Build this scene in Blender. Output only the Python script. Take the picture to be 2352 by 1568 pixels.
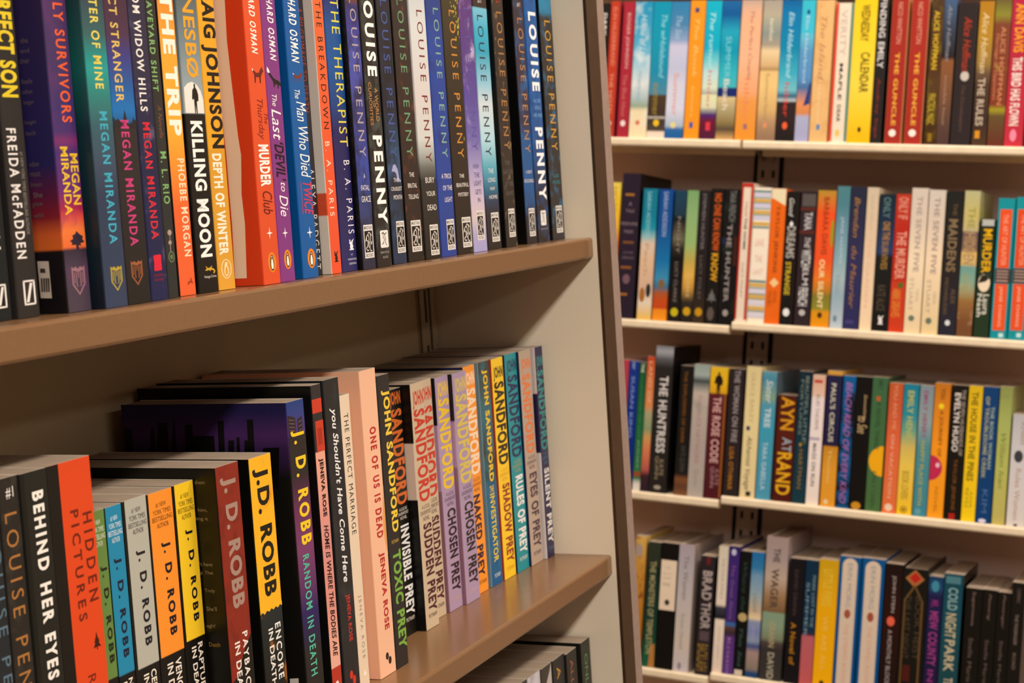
import bpy, math, random
from mathutils import Matrix, Vector
for o in list(bpy.data.objects): bpy.data.objects.remove(o, do_unlink=True)
SC = bpy.context.scene
COL = SC.collection
EYE = Vector((0.0, 0.0, 1.5))                     # camera height above the shop floor
# ---------------------------------------------------------------- camera
cam = bpy.data.objects.new('camera', bpy.data.cameras.new('camera'))
COL.objects.link(cam)
cam.matrix_world = Matrix.Translation(EYE) @ Matrix(((0.388119, 0.107647, -0.915301), (-0.921386, 0.067174, -0.382799), (0.020277, 0.991917, 0.125256))).to_4x4()
cam.data.sensor_width = 36.0
cam.data.lens = 60.748
cam.data.clip_start = 0.05
cam.data.clip_end = 60
cam.data.dof.use_dof = True
cam.data.dof.focus_distance = 1.12
cam.data.dof.aperture_fstop = 16.5
SC.camera = cam
# ---------------------------------------------------------------- light and exposure
SC.view_settings.view_transform = 'Standard'
SC.view_settings.look = 'None'
SC.view_settings.gamma = 1.0
SC.view_settings.use_curve_mapping = False
SC.view_settings.exposure = 0.0
w = bpy.data.worlds.new('shop_ambient'); SC.world = w; w.use_nodes = True
w.node_tree.nodes['Background'].inputs[0].default_value = (1.0, 0.66, 0.42, 1)
w.node_tree.nodes['Background'].inputs[1].default_value = 0.18
def ceiling_or_fill_lamp(x, y, z, sx, sy, power, color=(1.0, 0.935, 0.86)):
    l = bpy.data.lights.new('ceiling_or_fill_lamp', 'AREA'); l.shape = 'RECTANGLE'
    l.size = sx; l.size_y = sy; l.energy = power; l.color = color
    o = bpy.data.objects.new('ceiling_or_fill_lamp', l); COL.objects.link(o); o.location = (x, y, z)
    return o
# rows of fluorescent ceiling troffers: along the near bookcase, and across in front of the far wall
for x, p in ((-1.6, 46), (-0.3, 35), (1.0, 21)):
    ceiling_or_fill_lamp(x, -0.74, 2.95, 1.25, 0.22, p)
for y in (-1.0, 0.3, 1.6):
    ceiling_or_fill_lamp(1.78, y, 2.95, 0.22, 1.25, 22)
ceiling_or_fill_lamp(-0.4, -2.8, 2.95, 2.4, 0.3, 16)  # weak fill light added to lift the shade, not one of the troffers
# ---------------------------------------------------------------- helpers
def lin(h):
    r = []
    for i in (0, 2, 4):
        c = int(h[i:i+2], 16) / 255.0
        r.append(c/12.92 if c <= 0.04045 else ((c+0.055)/1.055)**2.4)
    return (r[0], r[1], r[2], 1.0)
MATS = {}
def new_mat(name, rough=0.4, spec=0.5):
    m = bpy.data.materials.new(name); m.use_nodes = True
    b = m.node_tree.nodes['Principled BSDF']
    b.inputs['Roughness'].default_value = rough
    b.inputs['Specular IOR Level'].default_value = spec
    return m, m.node_tree, b
def flat(h, rough=0.38, spec=0.35):
    k = ('flat', h, rough)
    if k not in MATS:
        m, nt, b = new_mat('print_' + h, rough, spec)
        b.inputs['Base Color'].default_value = lin(h)
        MATS[k] = m
    return MATS[k]
def ramp_mat(stops, noise=None, rough=0.36):
    """printed cover: colour bands down the height of the book, optional mottled artwork"""
    k = ('ramp', repr(stops), repr(noise))
    if k in MATS: return MATS[k]
    m, nt, b = new_mat('printed_cover', rough, 0.35)
    N = nt.nodes; L = nt.links
    tc = N.new('ShaderNodeTexCoord')
    if isinstance(stops, str):
        base = N.new('ShaderNodeRGB'); base.outputs[0].default_value = lin(stops); out = base.outputs[0]
    else:
        sep = N.new('ShaderNodeSeparateXYZ'); L.new(tc.outputs['Object'], sep.inputs[0])
        z0 = stops[0][0]; z1 = stops[-1][0]
        mr = N.new('ShaderNodeMapRange'); L.new(sep.outputs['Z'], mr.inputs[0])
        mr.inputs[1].default_value = z0/1000; mr.inputs[2].default_value = z1/1000
        cr = N.new('ShaderNodeValToRGB'); L.new(mr.outputs[0], cr.inputs[0])
        e = cr.color_ramp.elements
        e[0].position = 0; e[0].color = lin(stops[0][1]); e[1].position = 1; e[1].color = lin(stops[-1][1])
        for z, c in stops[1:-1]:
            q = e.new(min(1, max(0, (z-z0)/(z1-z0)))); q.color = lin(c)
        out = cr.outputs[0]
    if noise:
        c2, sc, th = noise
        nz = N.new('ShaderNodeTexNoise'); L.new(tc.outputs['Object'], nz.inputs['Vector'])
        nz.inputs['Scale'].default_value = sc*1.6; nz.inputs['Detail'].default_value = 4
        r2 = N.new('ShaderNodeMapRange'); L.new(nz.outputs[0], r2.inputs[0])
        r2.inputs[1].default_value = th-0.10; r2.inputs[2].default_value = th+0.06
        r2.inputs[4].default_value = 0.85
        mx = N.new('ShaderNodeMixRGB'); L.new(r2.outputs[0], mx.inputs[0]); L.new(out, mx.inputs[1])
        mx.inputs[2].default_value = lin(c2); out = mx.outputs[0]
    L.new(out, b.inputs['Base Color'])
    MATS[k] = m
    return m
def grain_mat(name, c1, c2, scale, rough, spec=0.5, stretch=(1, 1, 1), bump=0.0):
    m, nt, b = new_mat(name, rough, spec); N = nt.nodes; L = nt.links
    tc = N.new('ShaderNodeTexCoord'); mp = N.new('ShaderNodeMapping'); L.new(tc.outputs['Object'], mp.inputs[0])
    mp.inputs['Scale'].default_value = stretch
    nz = N.new('ShaderNodeTexNoise'); L.new(mp.outputs[0], nz.inputs['Vector'])
    nz.inputs['Scale'].default_value = scale; nz.inputs['Detail'].default_value = 5
    cr = N.new('ShaderNodeValToRGB'); L.new(nz.outputs[0], cr.inputs[0])
    e = cr.color_ramp.elements; e[0].position = 0.35; e[1].position = 0.68
    e[0].color = lin(c1); e[1].color = lin(c2); L.new(cr.outputs[0], b.inputs['Base Color'])
    if bump:
        bp = N.new('ShaderNodeBump'); bp.inputs['Strength'].default_value = bump; bp.inputs['Distance'].default_value = 0.001
        L.new(nz.outputs[0], bp.inputs['Height']); L.new(bp.outputs[0], b.inputs['Normal'])
    return m
class MB:
    """collects polygons, each with its own material, and links them as one mesh object"""
    def __init__(s): s.v = []; s.f = []; s.mi = []; s.mats = []
    def slot(s, m):
        if m not in s.mats: s.mats.append(m)
        return s.mats.index(m)
    def face(s, pts, m):
        i = len(s.v); s.v += [tuple(p) for p in pts]; s.f.append(tuple(range(i, i+len(pts)))); s.mi.append(s.slot(m))
    def mesh(s, verts, faces, m):
        i = len(s.v); k = s.slot(m); s.v += verts
        for f in faces: s.f.append(tuple(a+i for a in f)); s.mi.append(k)
    def box(s, x0, x1, y0, y1, z0, z1, m, bev=0.0):
        if bev:
            s.prism([(y0, z0+bev), (y0+bev*.3, z0+bev*.3), (y0+bev, z0), (y1, z0), (y1, z1), (y0+bev, z1), (y0+bev*.3, z1-bev*.3), (y0, z1-bev)], x0, x1, m); return
        v = [(x, y, z) for x in (x0, x1) for y in (y0, y1) for z in (z0, z1)]
        s.mesh(v, [(0, 1, 3, 2), (4, 6, 7, 5), (0, 4, 5, 1), (2, 3, 7, 6), (0, 2, 6, 4), (1, 5, 7, 3)], m)
    def prism(s, yz, x0, x1, m):
        n = len(yz); v = [(x0, y, z) for y, z in yz] + [(x1, y, z) for y, z in yz]
        f = [tuple(range(n)), tuple(range(2*n-1, n-1, -1))] + [(i, i+n, (i+1) % n+n, (i+1) % n) for i in range(n)]
        s.mesh(v, f, m)
    def build(s, name, parent=None):
        me = bpy.data.meshes.new(name); me.from_pydata(s.v, [], s.f)
        for m in s.mats: me.materials.append(m)
        me.polygons.foreach_set('material_index', s.mi); me.validate(); me.update()
        o = bpy.data.objects.new(name, me); COL.objects.link(o)
        if parent: o.parent = parent
        return o
def tag(o, label, cat, group=None, kind=None):
    o['label'] = label
    if cat: o['category'] = cat
    if group: o['group'] = group
    if kind: o['kind'] = kind
    return o
def empty(name, mat):
    o = bpy.data.objects.new(name, None); COL.objects.link(o); o.empty_display_size = 0.02
    o.matrix_world = mat; return o
# frames of the two shelving runs: along, into the shelf, up the (slightly reclined) books
FRAME = {'near': Matrix(((1.000000, 0.000000, -0.000000), (0.000000, 0.995836, 0.091167), (0.000000, -0.091167, 0.995836))), 'far': Matrix(((-0.009311, 0.996063, 0.088153), (-0.999957, -0.009275, -0.000821), (0.000000, -0.088157, 0.996107)))}
def at(unit, a, d, n):
    R = FRAME[unit]
    return Matrix.Translation(EYE + R @ Vector((a, d, n))) @ R.to_4x4()
PAPER = grain_mat('page_edges', '94806c', 'b09a84', 40, 0.8, 0.15, (60, 1, 1))
# ---------------------------------------------------------------- lettering
GLYPHS = {}
def style(mode): return ''.join(c for c in 'bBwxi' if c in mode)
def prepare_text(items):
    tmp = []
    for key in items:
        s, mode = key
        c = bpy.data.curves.new('lettering', 'FONT'); c.body = s; c.resolution_u = 3
        c.fill_mode = 'FRONT'
        if 'b' in mode: c.offset = 0.022; c.space_character = 1.06
        if 'B' in mode: c.offset = 0.042; c.space_character = 1.14
        if 'w' in mode: c.space_character *= 1.22
        if 'x' in mode: c.space_character *= 1.48
        if 'i' in mode: c.shear = 0.28
        o = bpy.data.objects.new('lettering', c); COL.objects.link(o); tmp.append((key, o, c))
    dg = bpy.context.evaluated_depsgraph_get(); dg.update()
    for key, o, c in tmp:
        ev = o.evaluated_get(dg); me = ev.to_mesh()
        vs = [(v.co.x, v.co.y) for v in me.vertices]; fs = [tuple(p.vertices) for p in me.polygons]
        x0 = min(v[0] for v in vs); x1 = max(v[0] for v in vs); y0 = min(v[1] for v in vs); y1 = max(v[1] for v in vs)
        GLYPHS[key] = ([((x-x0)/(x1-x0), (y-y0)/(y1-y0)) for x, y in vs], fs)
        ev.to_mesh_clear()
    for key, o, c in tmp:
        bpy.data.objects.remove(o, do_unlink=True); bpy.data.curves.remove(c)
# ---------------------------------------------------------------- printed marks, unit box (0..1, 0..1)
def ell(cx, cy, rx, ry, n=22): return [(cx+rx*math.cos(2*math.pi*i/n), cy+ry*math.sin(2*math.pi*i/n)) for i in range(n)]
def rct(x0, y0, x1, y1): return [(x0, y0), (x1, y0), (x1, y1), (x0, y1)]
def line(pts, w, asp=1.0):
    out = []
    for (a, b), (c, d) in zip(pts, pts[1:]):
        dx, dy = c-a, (d-b)*asp; l = math.hypot(dx, dy) or 1; nx, ny = -dy/l*w/2, dx/l*w/2/asp
        out.append([(a-nx, b-ny), (c-nx, d-ny), (c+nx, d+ny), (a+nx, b+ny)])
    return out
def mark(kind, c, aspect):
    """list of (layer, colour, polygon) or ('text', ...)"""
    a = aspect
    if kind in ('rect', 'bar', 'bar2'): return [(0, c, rct(0, 0, 1, 1))]
    if kind == 'block': return [(0, c, [(0, .06), (.1, 0), (.9, .02), (1, .08), (.96, .5), (1, .94), (.9, 1), (.08, .98), (0, .9), (.05, .5)])]
    if kind == 'oval': return [(0, c, ell(.5, .5, .5, .5))]
    if kind == 'ring': return [(0, c, [p for p in ell(.5, .5, .5, .5)] ), (1, None, ell(.5, .5, .36, .4)), (2, c, ell(.5, .5, .2, .22))]
    if kind == 'diam': return [(0, c, [(.5, 0), (1, .5), (.5, 1), (0, .5)])]
    if kind == 'star': return [(0, c, [(.5, 0), (.57, .42), (1, .5), (.57, .58), (.5, 1), (.43, .58), (0, .5), (.43, .42)])]
    if kind == 'lines': return [(0, c, rct(i*.24, 0, i*.24+.13, 1)) for i in range(4)]
    if kind == 'pill':
        top = [(.5+.5*math.cos(math.pi*i/10), 1-.5/a+.5/a*math.sin(math.pi*i/10)) for i in range(11)]
        return [(0, c, [(0, 0), (1, 0)] + top)]
    if kind == 'slash':
        o = [(0, c, rct(0, 0, 1, .07)), (0, c, rct(0, .93, 1, 1)), (0, c, rct(0, 0, .14, 1)), (0, c, rct(.86, 0, 1, 1))]
        return o + [(0, c, [(.2, .12), (.42, .12), (.8, .88), (.58, .88)])]
    if kind == 'penguin':
        return [(0, c, ell(.5, .5, .5, .5)), (1, '181210', [(.38, .14), (.62, .14), (.74, .3), (.74, .5), (.63, .66), (.66, .78), (.56, .86), (.42, .84), (.36, .74), (.26, .55), (.26, .3)]),
                (2, 'fbf2e4', [(.42, .18), (.6, .18), (.67, .32), (.65, .5), (.56, .66), (.46, .7), (.38, .56), (.35, .32)]), (2, 'fbf2e4', [(.44, .74), (.56, .72), (.55, .8), (.46, .8)]),
                (2, '181210', rct(.36, .1, .47, .14)), (2, '181210', rct(.53, .1, .64, .14))]
    if kind == 'ovalpeng':
        return [(0, c, ell(.5, .5, .5, .5)), (1, None, ell(.5, .5, .42, .455)), (2, c, [(.38, .14), (.62, .14), (.72, .3), (.72, .52), (.6, .68), (.66, .8), (.54, .87), (.4, .82), (.34, .7), (.28, .5), (.28, .3)]),
                (3, None, [(.44, .2), (.58, .2), (.64, .34), (.6, .54), (.5, .64), (.4, .52), (.37, .32)])]
    if kind == 'mino':
        o = [(0, c, rct(0, 0, 1, 1)), (1, '16120f', rct(.07, .17, .93, .82)), ('text', '201a16', 'MINOTAUR', .07, .855, .93, .965), ('text', '201a16', 'BOOKS', .12, .03, .88, .14)]
        for pts in ([(.14, .5), (.3, .66), (.46, .7), (.52, .77), (.7, .74), (.84, .66)], [(.3, .66), (.26, .54), (.42, .5), (.36, .36), (.18, .3), (.3, .22), (.46, .24)],
                    [(.46, .7), (.56, .6), (.5, .5), (.62, .42), (.58, .3), (.66, .2), (.8, .22)], [(.7, .74), (.74, .6), (.68, .5), (.78, .4), (.84, .5)], [(.5, .5), (.46, .4), (.5, .3)]):
            o += [(2, c, q) for q in line(pts, .045, a)]
        return o
    if kind == 'minob':
        o = [(0, c, [(0, .05), (.1, 0), (.9, 0), (1, .06), (1, .94), (.9, 1), (.1, 1), (0, .95)])]
        for pts in ([(.2, .8), (.4, .88), (.55, .75), (.8, .85)], [(.4, .88), (.35, .6), (.5, .5), (.4, .3), (.2, .2)], [(.55, .75), (.65, .5), (.6, .3), (.75, .12)]):
            o += [(1, '282420', q) for q in line(pts, .06, a)]
        return o
    if kind == 'shield':
        o = [(0, c, [(0, .38), (.5, 0), (1, .38), (1, 1), (.84, .93), (.68, .99), (.5, .9), (.32, .99), (.16, .93), (0, 1)]), (1, None, [(.1, .4), (.5, .08), (.9, .4), (.9, .86), (.5, .8), (.1, .86)])]
        for i in range(5): o.append((2, c, rct(.17+i*.15, .3 if i in (1, 2, 3) else .42, .23+i*.15, .8)))
        return o + [(3, None, [(.4, .4), (.5, .3), (.6, .4), (.6, .6), (.4, .6)])]
    if kind in ('tree', 'fir'):
        if kind == 'tree': return [(0, c, [(.42, 0), (.6, 0), (.58, .25), (.78, .2), (.7, .34), (1, .4), (.86, .55), (.92, .7), (.7, .82), (.5, 1), (.4, .85), (.2, .78), (.24, .6), (0, .5), (.16, .4), (.1, .28), (.4, .28)])]
        return [(0, c, [(.44, 0), (.56, 0), (.56, .16), (1, .12), (.7, .4), (.86, .4), (.62, .7), (.5, 1), (.38, .7), (.14, .4), (.3, .4), (0, .12), (.44, .16)])]
    if kind == 'spire': return [(0, c, [(0, 0), (1, 0), (1, .5), (.92, .42), (.88, .62), (.8, .3), (.62, .22), (.56, .7), (.52, 1), (.47, .7), (.42, .4), (.3, .35), (.2, .5), (.1, .4), (0, .62)])]
    if kind == 'mush': return [(0, c, ell(.5, .86, .42, .13, 12)), (0, c, rct(.44, .3, .54, .8)), (0, c, ell(.45, .42, .34, .1, 12)), (0, c, [(.38, 0), (.5, 0), (.54, .34), (.42, .34)])]
    if kind == 'horse': return [(0, c, [(0, .1), (.1, .5), (.4, .45), (.55, .8), (.6, 1), (.66, .8), (.8, .7), (.74, .5), (.9, .4), (1, .1), (.84, .2), (.6, .3), (.35, .25), (.2, .1)])]
    if kind == 'moon': return [(0, c, [(.0, .02), (1, .02), (1, .45), (.9, .72), (.7, .92), (.45, 1), (.2, .94), (0, .8)])]
    if kind == 'man': return [(0, c, [(.3, 0), (.44, 0), (.5, .3), (.56, 0), (.72, 0), (.7, .4), (.95, .42), (1, .62), (.82, .8), (.62, .86), (.64, .96), (.5, 1), (.38, .96), (.4, .86), (.14, .78), (0, .5), (.16, .44), (.3, .5)])]
    if kind == 'lizard': return [(0, c, [(.0, .5), (.2, .6), (.1, 1), (.32, .7), (.5, .75), (.7, 1), (.62, .7), (.8, .6), (.96, .3), (.86, 0), (.74, .02), (.84, .3), (.6, .5), (.5, .3), (.4, .48), (.2, .4)])]
    if kind == 'griffin': return [(0, c, [(.1, 0), (.9, 0), (.9, .1), (.72, .14), (.84, .4), (.7, .5), (.78, .74), (1, 1), (.62, .86), (.5, .66), (.4, .8), (.3, .98), (.14, .9), (.2, .76), (.1, .6), (.3, .5), (.2, .3), (.32, .12), (.1, .1)])]
    if kind == 'fox1': return [(0, c, [(.2, 0), (.3, 0), (.34, .34), (.6, .36), (.62, 0), (.72, 0), (.76, .4), (.9, .62), (1, .72), (.92, .84), (.9, 1), (.76, .86), (.6, .62), (.36, .6), (.16, .8), (0, .86), (.1, .66), (.2, .5)]), (1, 'e8dcd0', [(0, .86), (.1, .68), (.18, .78)])]
    if kind == 'fox2': return [(0, c, [(.5, .02), (.56, .2), (.76, .16), (.72, 0), (.8, .0), (.86, .16), (1, .1), (.98, .26), (.86, .36), (.62, .42), (.46, .5), (.2, .74), (.12, .9), (.06, .7), (.3, .44), (.42, .3), (.44, .08)]), (1, 'f4ece4', [(.02, 1), (.0, .78), (.1, .7), (.22, .74), (.12, .92)])]
    if kind == 'petals': return [(0, c, ell(.28, .7, .26, .28, 14)), (0, c, ell(.7, .3, .26, .3, 14))]
    if kind == 'petal': return [(0, c, [(0, .6), (.2, .95), (.45, 1), (.7, .7), (.8, .2), (1, .1), (.9, 0), (.6, .1), (.5, .5), (.25, .6)])]
    if kind == 'leafs':
        r = random.Random(3); o = []
        for i in range(40):
            x = r.random()**.6; y = r.random(); s = .03+.05*r.random()
            o.append((0, c, [(x-s, y), (x, y-s*.5), (min(1, x+s), y+s*.2), (x, y+s*.6)]))
        return o
    return [(0, c, rct(0, 0, 1, 1))]
# ---------------------------------------------------------------- one book
def add_prints(mb, prints, place, base):
    """prints: metric marks on a flat face; place(x, z, layer) -> local point"""
    for k, p in enumerate(prints):
        t = p[0]; base_l = 2 + k
        if t == 't':
            _, s, col, x0, x1, z0, z1, mode = p
            vs, fs = GLYPHS[(s, style(mode))]; m = flat(col)
            if 'v' in mode: pts = [(x0+(x1-x0)*y, z1+(z0-z1)*x) for x, y in vs]
            else: pts = [(x0+(x1-x0)*x, z0+(z1-z0)*y) for x, y in vs]
            mb.mesh([place(x, z, base_l) for x, z in pts], fs, m)
        elif t == 'p':
            mb.face([place(x, z, base_l) for x, z in zip(p[2][0::2], p[2][1::2])], flat(p[1]))
        else:
            _, kind, col, x0, x1, z0, z1 = p
            asp = (z1-z0)/max(1e-6, abs(x1-x0))
            for e in mark(kind, col, asp):
                if e[0] == 'text':
                    vs, fs = GLYPHS[(e[2], 'b')]
                    mb.mesh([place(x0+(x1-x0)*(e[3]+(e[5]-e[3])*x), z0+(z1-z0)*(e[4]+(e[6]-e[4])*y), base_l+.6) for x, y in vs], fs, flat(e[1]))
                else:
                    m = base if e[1] is None else flat(e[1])
                    mb.face([place(x0+(x1-x0)*x, z0+(z1-z0)*y, base_l+e[0]*.25) for x, y in e[2]], m)
def book(unit, hard, A0, wd, D, N, h, dep, spine, left, right, noise, prints, sprints, label, group, root=None):
    """paperback or hardcover: cover (spine, two boards, print) and page_block"""
    A0, wd, D, N, h, dep = [q/1000 for q in (A0, wd, D, N, h, dep)]
    root = empty('hardcover_book' if hard else 'paperback_book', at(unit, A0+wd/2, D, N+0.0003))
    tag(root, label, 'book', group)
    x0, x1 = -wd/2, wd/2
    t = 0.0024 if hard else 0.0004
    r = 0.0008
    ms = ramp_mat(spine, noise); ml = ramp_mat(left); mr = ramp_mat(right); me = flat('d8c8b4', .7)
    arc = [(x0+r*(1-math.cos(a)), r*(1-math.sin(a))) for a in (0, math.pi/6, math.pi/3, math.pi/2)]
    bulge = 0.0
    front = arc[1:] + [(-q[0], q[1]) for q in reversed(arc[1:])]
    outer = [(x0, dep), (x0, r)] + front + [(x1, r), (x1, dep)]
    inner = [(x1-t, dep), (x1-t, t+r), (x1-t-.0008, t), (x0+t+.0008, t), (x0+t, t+r), (x0+t, dep)]
    mb = MB(); n = len(outer)
    for i in range(n-1):
        (ax, ay), (bx, by) = outer[i], outer[i+1]
        m = ml if i <= 2 else mr if i >= n-4 else ms
        mb.face([(ax, ay, 0), (bx, by, 0), (bx, by, h), (ax, ay, h)], m)
    for i in range(len(inner)-1):
        (ax, ay), (bx, by) = inner[i], inner[i+1]
        mb.face([(ax, ay, 0), (bx, by, 0), (bx, by, h), (ax, ay, h)], me)
    for a, b in ((outer[-1], inner[0]), (inner[-1], outer[0])):
        mb.face([(a[0], a[1], 0), (b[0], b[1], 0), (b[0], b[1], h), (a[0], a[1], h)], me)
    for z in (0, h):                                  # cut edges of the card
        k = len(outer)
        lo = [(p[0], p[1], z) for p in outer]; li = [(p[0], p[1], z) for p in reversed(inner)]
        mb.face([lo[0], lo[1], li[1], li[0]], me if not hard else ml); mb.face([lo[-2], lo[-1], li[-1], li[-2]], me if not hard else mr)
        mb.face(lo[1:-1] + li[-2:0:-1], me if not hard else ms)
    add_prints(mb, prints, lambda x, z, l: (x0+x/1000, -0.000014*l, z/1000), ms)
    add_prints(mb, sprints, lambda d, z, l: (x0-0.000014*l, d/1000, z/1000), ml)
    mb.build('cover', root)
    pb = MB(); ov = 0.003 if hard else 0.0004; e = dep-(0.003 if hard else 0.0008)
    px0, px1, pz0, pz1 = x0+t+.0001, x1-t-.0001, (ov if hard else 0.0002), h-ov
    c = 0.0015 if hard else 0.0
    ring = [(px0, t+r), (px0+.0008, t+.0001), (px1-.0008, t+.0001), (px1, t+r), (px1, e), (px1*.5+px0*.5+wd*.2, e-c), (px1*.5+px0*.5-wd*.2, e-c), (px0, e)]
    k = len(ring)
    pb.mesh([(x, y, pz0) for x, y in ring]+[(x, y, pz1) for x, y in ring], [tuple(range(k-1, -1, -1)), tuple(range(k, 2*k))]+[(i, (i+1) % k, (i+1) % k+k, i+k) for i in range(k)], PAPER)
    pb.build('page_block', root)
    return root
# ---------------------------------------------------------------- materials of the shop
WOOD = grain_mat('tan_laminate', '7e5a3a', '825d3d', 300, 0.22, 0.5)
CREAM = grain_mat('cream_panel', 'f0dfc4', 'f4e4ca', 900, 0.6, 0.25, bump=0.12)
CREAM_SHADED = grain_mat('cream_panel_shaded', 'c4ae8c', 'cab492', 900, 0.6, 0.25)  # darker copy of the cream panel; the recess's shade is in the colour
BROWN = grain_mat('brown_edge_band', '3c2612', '442c18', 80, 0.45, 0.35)
MAUVE = grain_mat('taupe_panel_edge', '967e70', '9e8678', 200, 0.5, 0.3)
METAL = grain_mat('cream_enamel', 'e8d0ae', 'f0dab8', 60, 0.35, 0.4)
BACKP = grain_mat('far_back_panel', 'ccb0a2', 'd0b4a6', 300, 0.6, 0.2)
DARK = flat('14100c', 0.6, 0.2)  # near-black for shade painted into slots and gaps
STEEL = grain_mat('slotted_steel', 'b4a288', 'c4b296', 60, 0.5, 0.3)
FSTEEL = grain_mat('far_slotted_steel', 'c4ac9e', 'ccb4a6', 60, 0.5, 0.3)
CARPET = grain_mat('carpet', '4c3c30', '6c5644', 220, 0.95, 0.05, bump=0.4)
fl = MB(); fl.box(-6, 7, -6, 4, -0.05, 0, CARPET); o = fl.build('floor'); tag(o, 'brown carpeted shop floor', None, kind='structure')
wl = MB(); wl.box(2.80, 2.90, -6, 4, 0, 3.2, grain_mat('wall_paint', 'b8a48c', 'c0ac94', 60, 0.8, 0.1)); o = wl.build('wall_back'); tag(o, 'painted beige shop wall behind the far shelving', None, kind='structure')
def ladder(mb, x0, x1, y0, y1, n0, n1, slots, m, sx, pitch, sh):
    """slotted upright plate: real slots between rungs; slots = centres across"""
    edges = [x0]
    for c in slots: edges += [c-sx/2, c+sx/2]
    edges.append(x1)
    for i in range(0, len(edges), 2): mb.box(edges[i], edges[i+1], y0, y1, n0, n1, m)
    for c in slots:
        z = n0
        while z < n1:
            mb.box(c-sx/2, c+sx/2, y0, y1, z, min(n1, z+pitch-sh), m); z += pitch
    mb.box(x0, x1, y1, y1+.0008, n0, n1, DARK)  # dark sheet paints the shade behind the slots
# ---------------------------------------------------------------- near bookcase
def floor_n(unit, a, d):
    R = FRAME[unit]; return (-EYE.z - R[2][0]*a - R[2][1]*d)/R[2][2]
near = empty('bookcase', at('near', 0, 0, 0))
tag(near, 'near bookcase with tan shelf boards and cream end panel, holding mystery paperbacks', 'bookcase')
AL, AR = 0.523, 1.43786
def panel(name, a0, a1, d0, d1, m, top=0.30):
    mb = MB(); mb.prism([(d0, floor_n('near', 0, d0)), (d1, floor_n('near', 0, d1)), (d1, top), (d0, top)], a0, a1, m)
    return mb.build(name, near)
panel('back_panel', AL, AR, .6936, .706, CREAM_SHADED)
sp = panel('side_panel', AR, AR+.0276, .5292, .706, CREAM)
et = panel('edge_trim', AR, AR+.0276, .5262, .5291, BROWN); et.parent = sp
et['label'] = 'dark brown front edge band'
fp = panel('filler_panel', AR+.0278, AR+.0464, .5266, .706, MAUVE)
fp['label'] = 'taupe outer panel edge'
panel('side_panel', AL-.0276, AL-.0002, .5266, .706, CREAM)
NU, NM, NB = -0.050405, -0.336298, -0.622191
for n in (NU+.2859, NU, NM, NB, NB-.2859):
    mb = MB(); mb.box(AL+.0004, AR-.0004, .5332, .6934, n-.0183, n, WOOD, bev=.0022); mb.build('shelf', near)
st = MB()
ladder(st, 1.4025, 1.4186, .6890, .6905, NB-.28, NU+.28, [1.4128], STEEL, .0055, .0508, .030)
st.box(1.4186, 1.4236, .6915, .693, NB-.28, NU+.28, DARK)  # dark strip painted as the shade in the groove between plates
ladder(st, 1.4236, 1.4340, .6890, .6905, NB-.28, NU+.28, [1.4320], STEEL, .0012, .0508, .030)
st.box(1.4025, 1.4033, .6913, .6935, NB-.28, NU+.28, STEEL)
st.build('slotted_upright', near)
# ---------------------------------------------------------------- far shelving
far = empty('wall_shelving', at('far', 0, 0, 0))
tag(far, 'far wall shelving with cream metal shelves, brown back panels and slotted uprights', 'shelving')
FD, FB = 2.49985, 2.665
AJ = -0.712
def fpanel(name, a0, a1, d0, d1, m, n1, n0=None):
    mb = MB(); mb.prism([(d0, floor_n('far', a0, d0)+.002 if n0 is None else n0), (d1, floor_n('far', a0, d1)+.002 if n0 is None else n0), (d1, n1), (d0, n1)], a0, a1, m)
    return mb.build(name, far)
for a0, a1 in ((AJ-.914, AJ-.0005), (AJ+.0005, AJ+.914)):
    fpanel('back_panel', a0, a1, FB, FB+.012, BACKP, .52)
for nl, nr in ((.4795, .4795), (.20355, .2032), (-.0730, -.0668), (-.3352, -.3284), (-.6035, -.5962), (-.90, -.90)):
    for a0, a1, n in ((AJ-.9135, AJ-.0022, nl), (AJ+.0022, AJ+.9135, nr)):
        mb = MB(); mb.box(a0, a1, FD, FD+.020, n-.0130, n, METAL, bev=.003)
        mb.box(a0, a1, FD+.020, FB-.004, n-.0025, n, METAL)
        mb.box(a0+.004, a1-.004, FD+.10, FD+.104, n-.016, n-.0026, METAL)
        s = mb.build('shelf', far)
        for ax in (a0+.0045, a1-.0070):
            b = MB(); b.prism([(FD+.11, n-.006), (FB-.006, n-.022), (FB-.006, n-.0028), (FD+.11, n-.0028)], ax, ax+.0025, FSTEEL)
            br = b.build('shelf_bracket', far); br.parent = s
for ax in (AJ-.914, AJ, AJ+.914):
    u = MB(); ladder(u, ax-.0170, ax+.0170, FB-.0035, FB-.002, -1.0, .50, [ax-.0085, ax+.0085], FSTEEL, .005, .030, .012)
    for q in (-1, 1): u.box(ax+q*.0205-.0035, ax+q*.0205+.0035, FB-.0012, FB-.0004, -1.0, .50, DARK)  # dark strips paint the shade of the gaps beside the upright
    u.build('slotted_upright', far)
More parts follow.
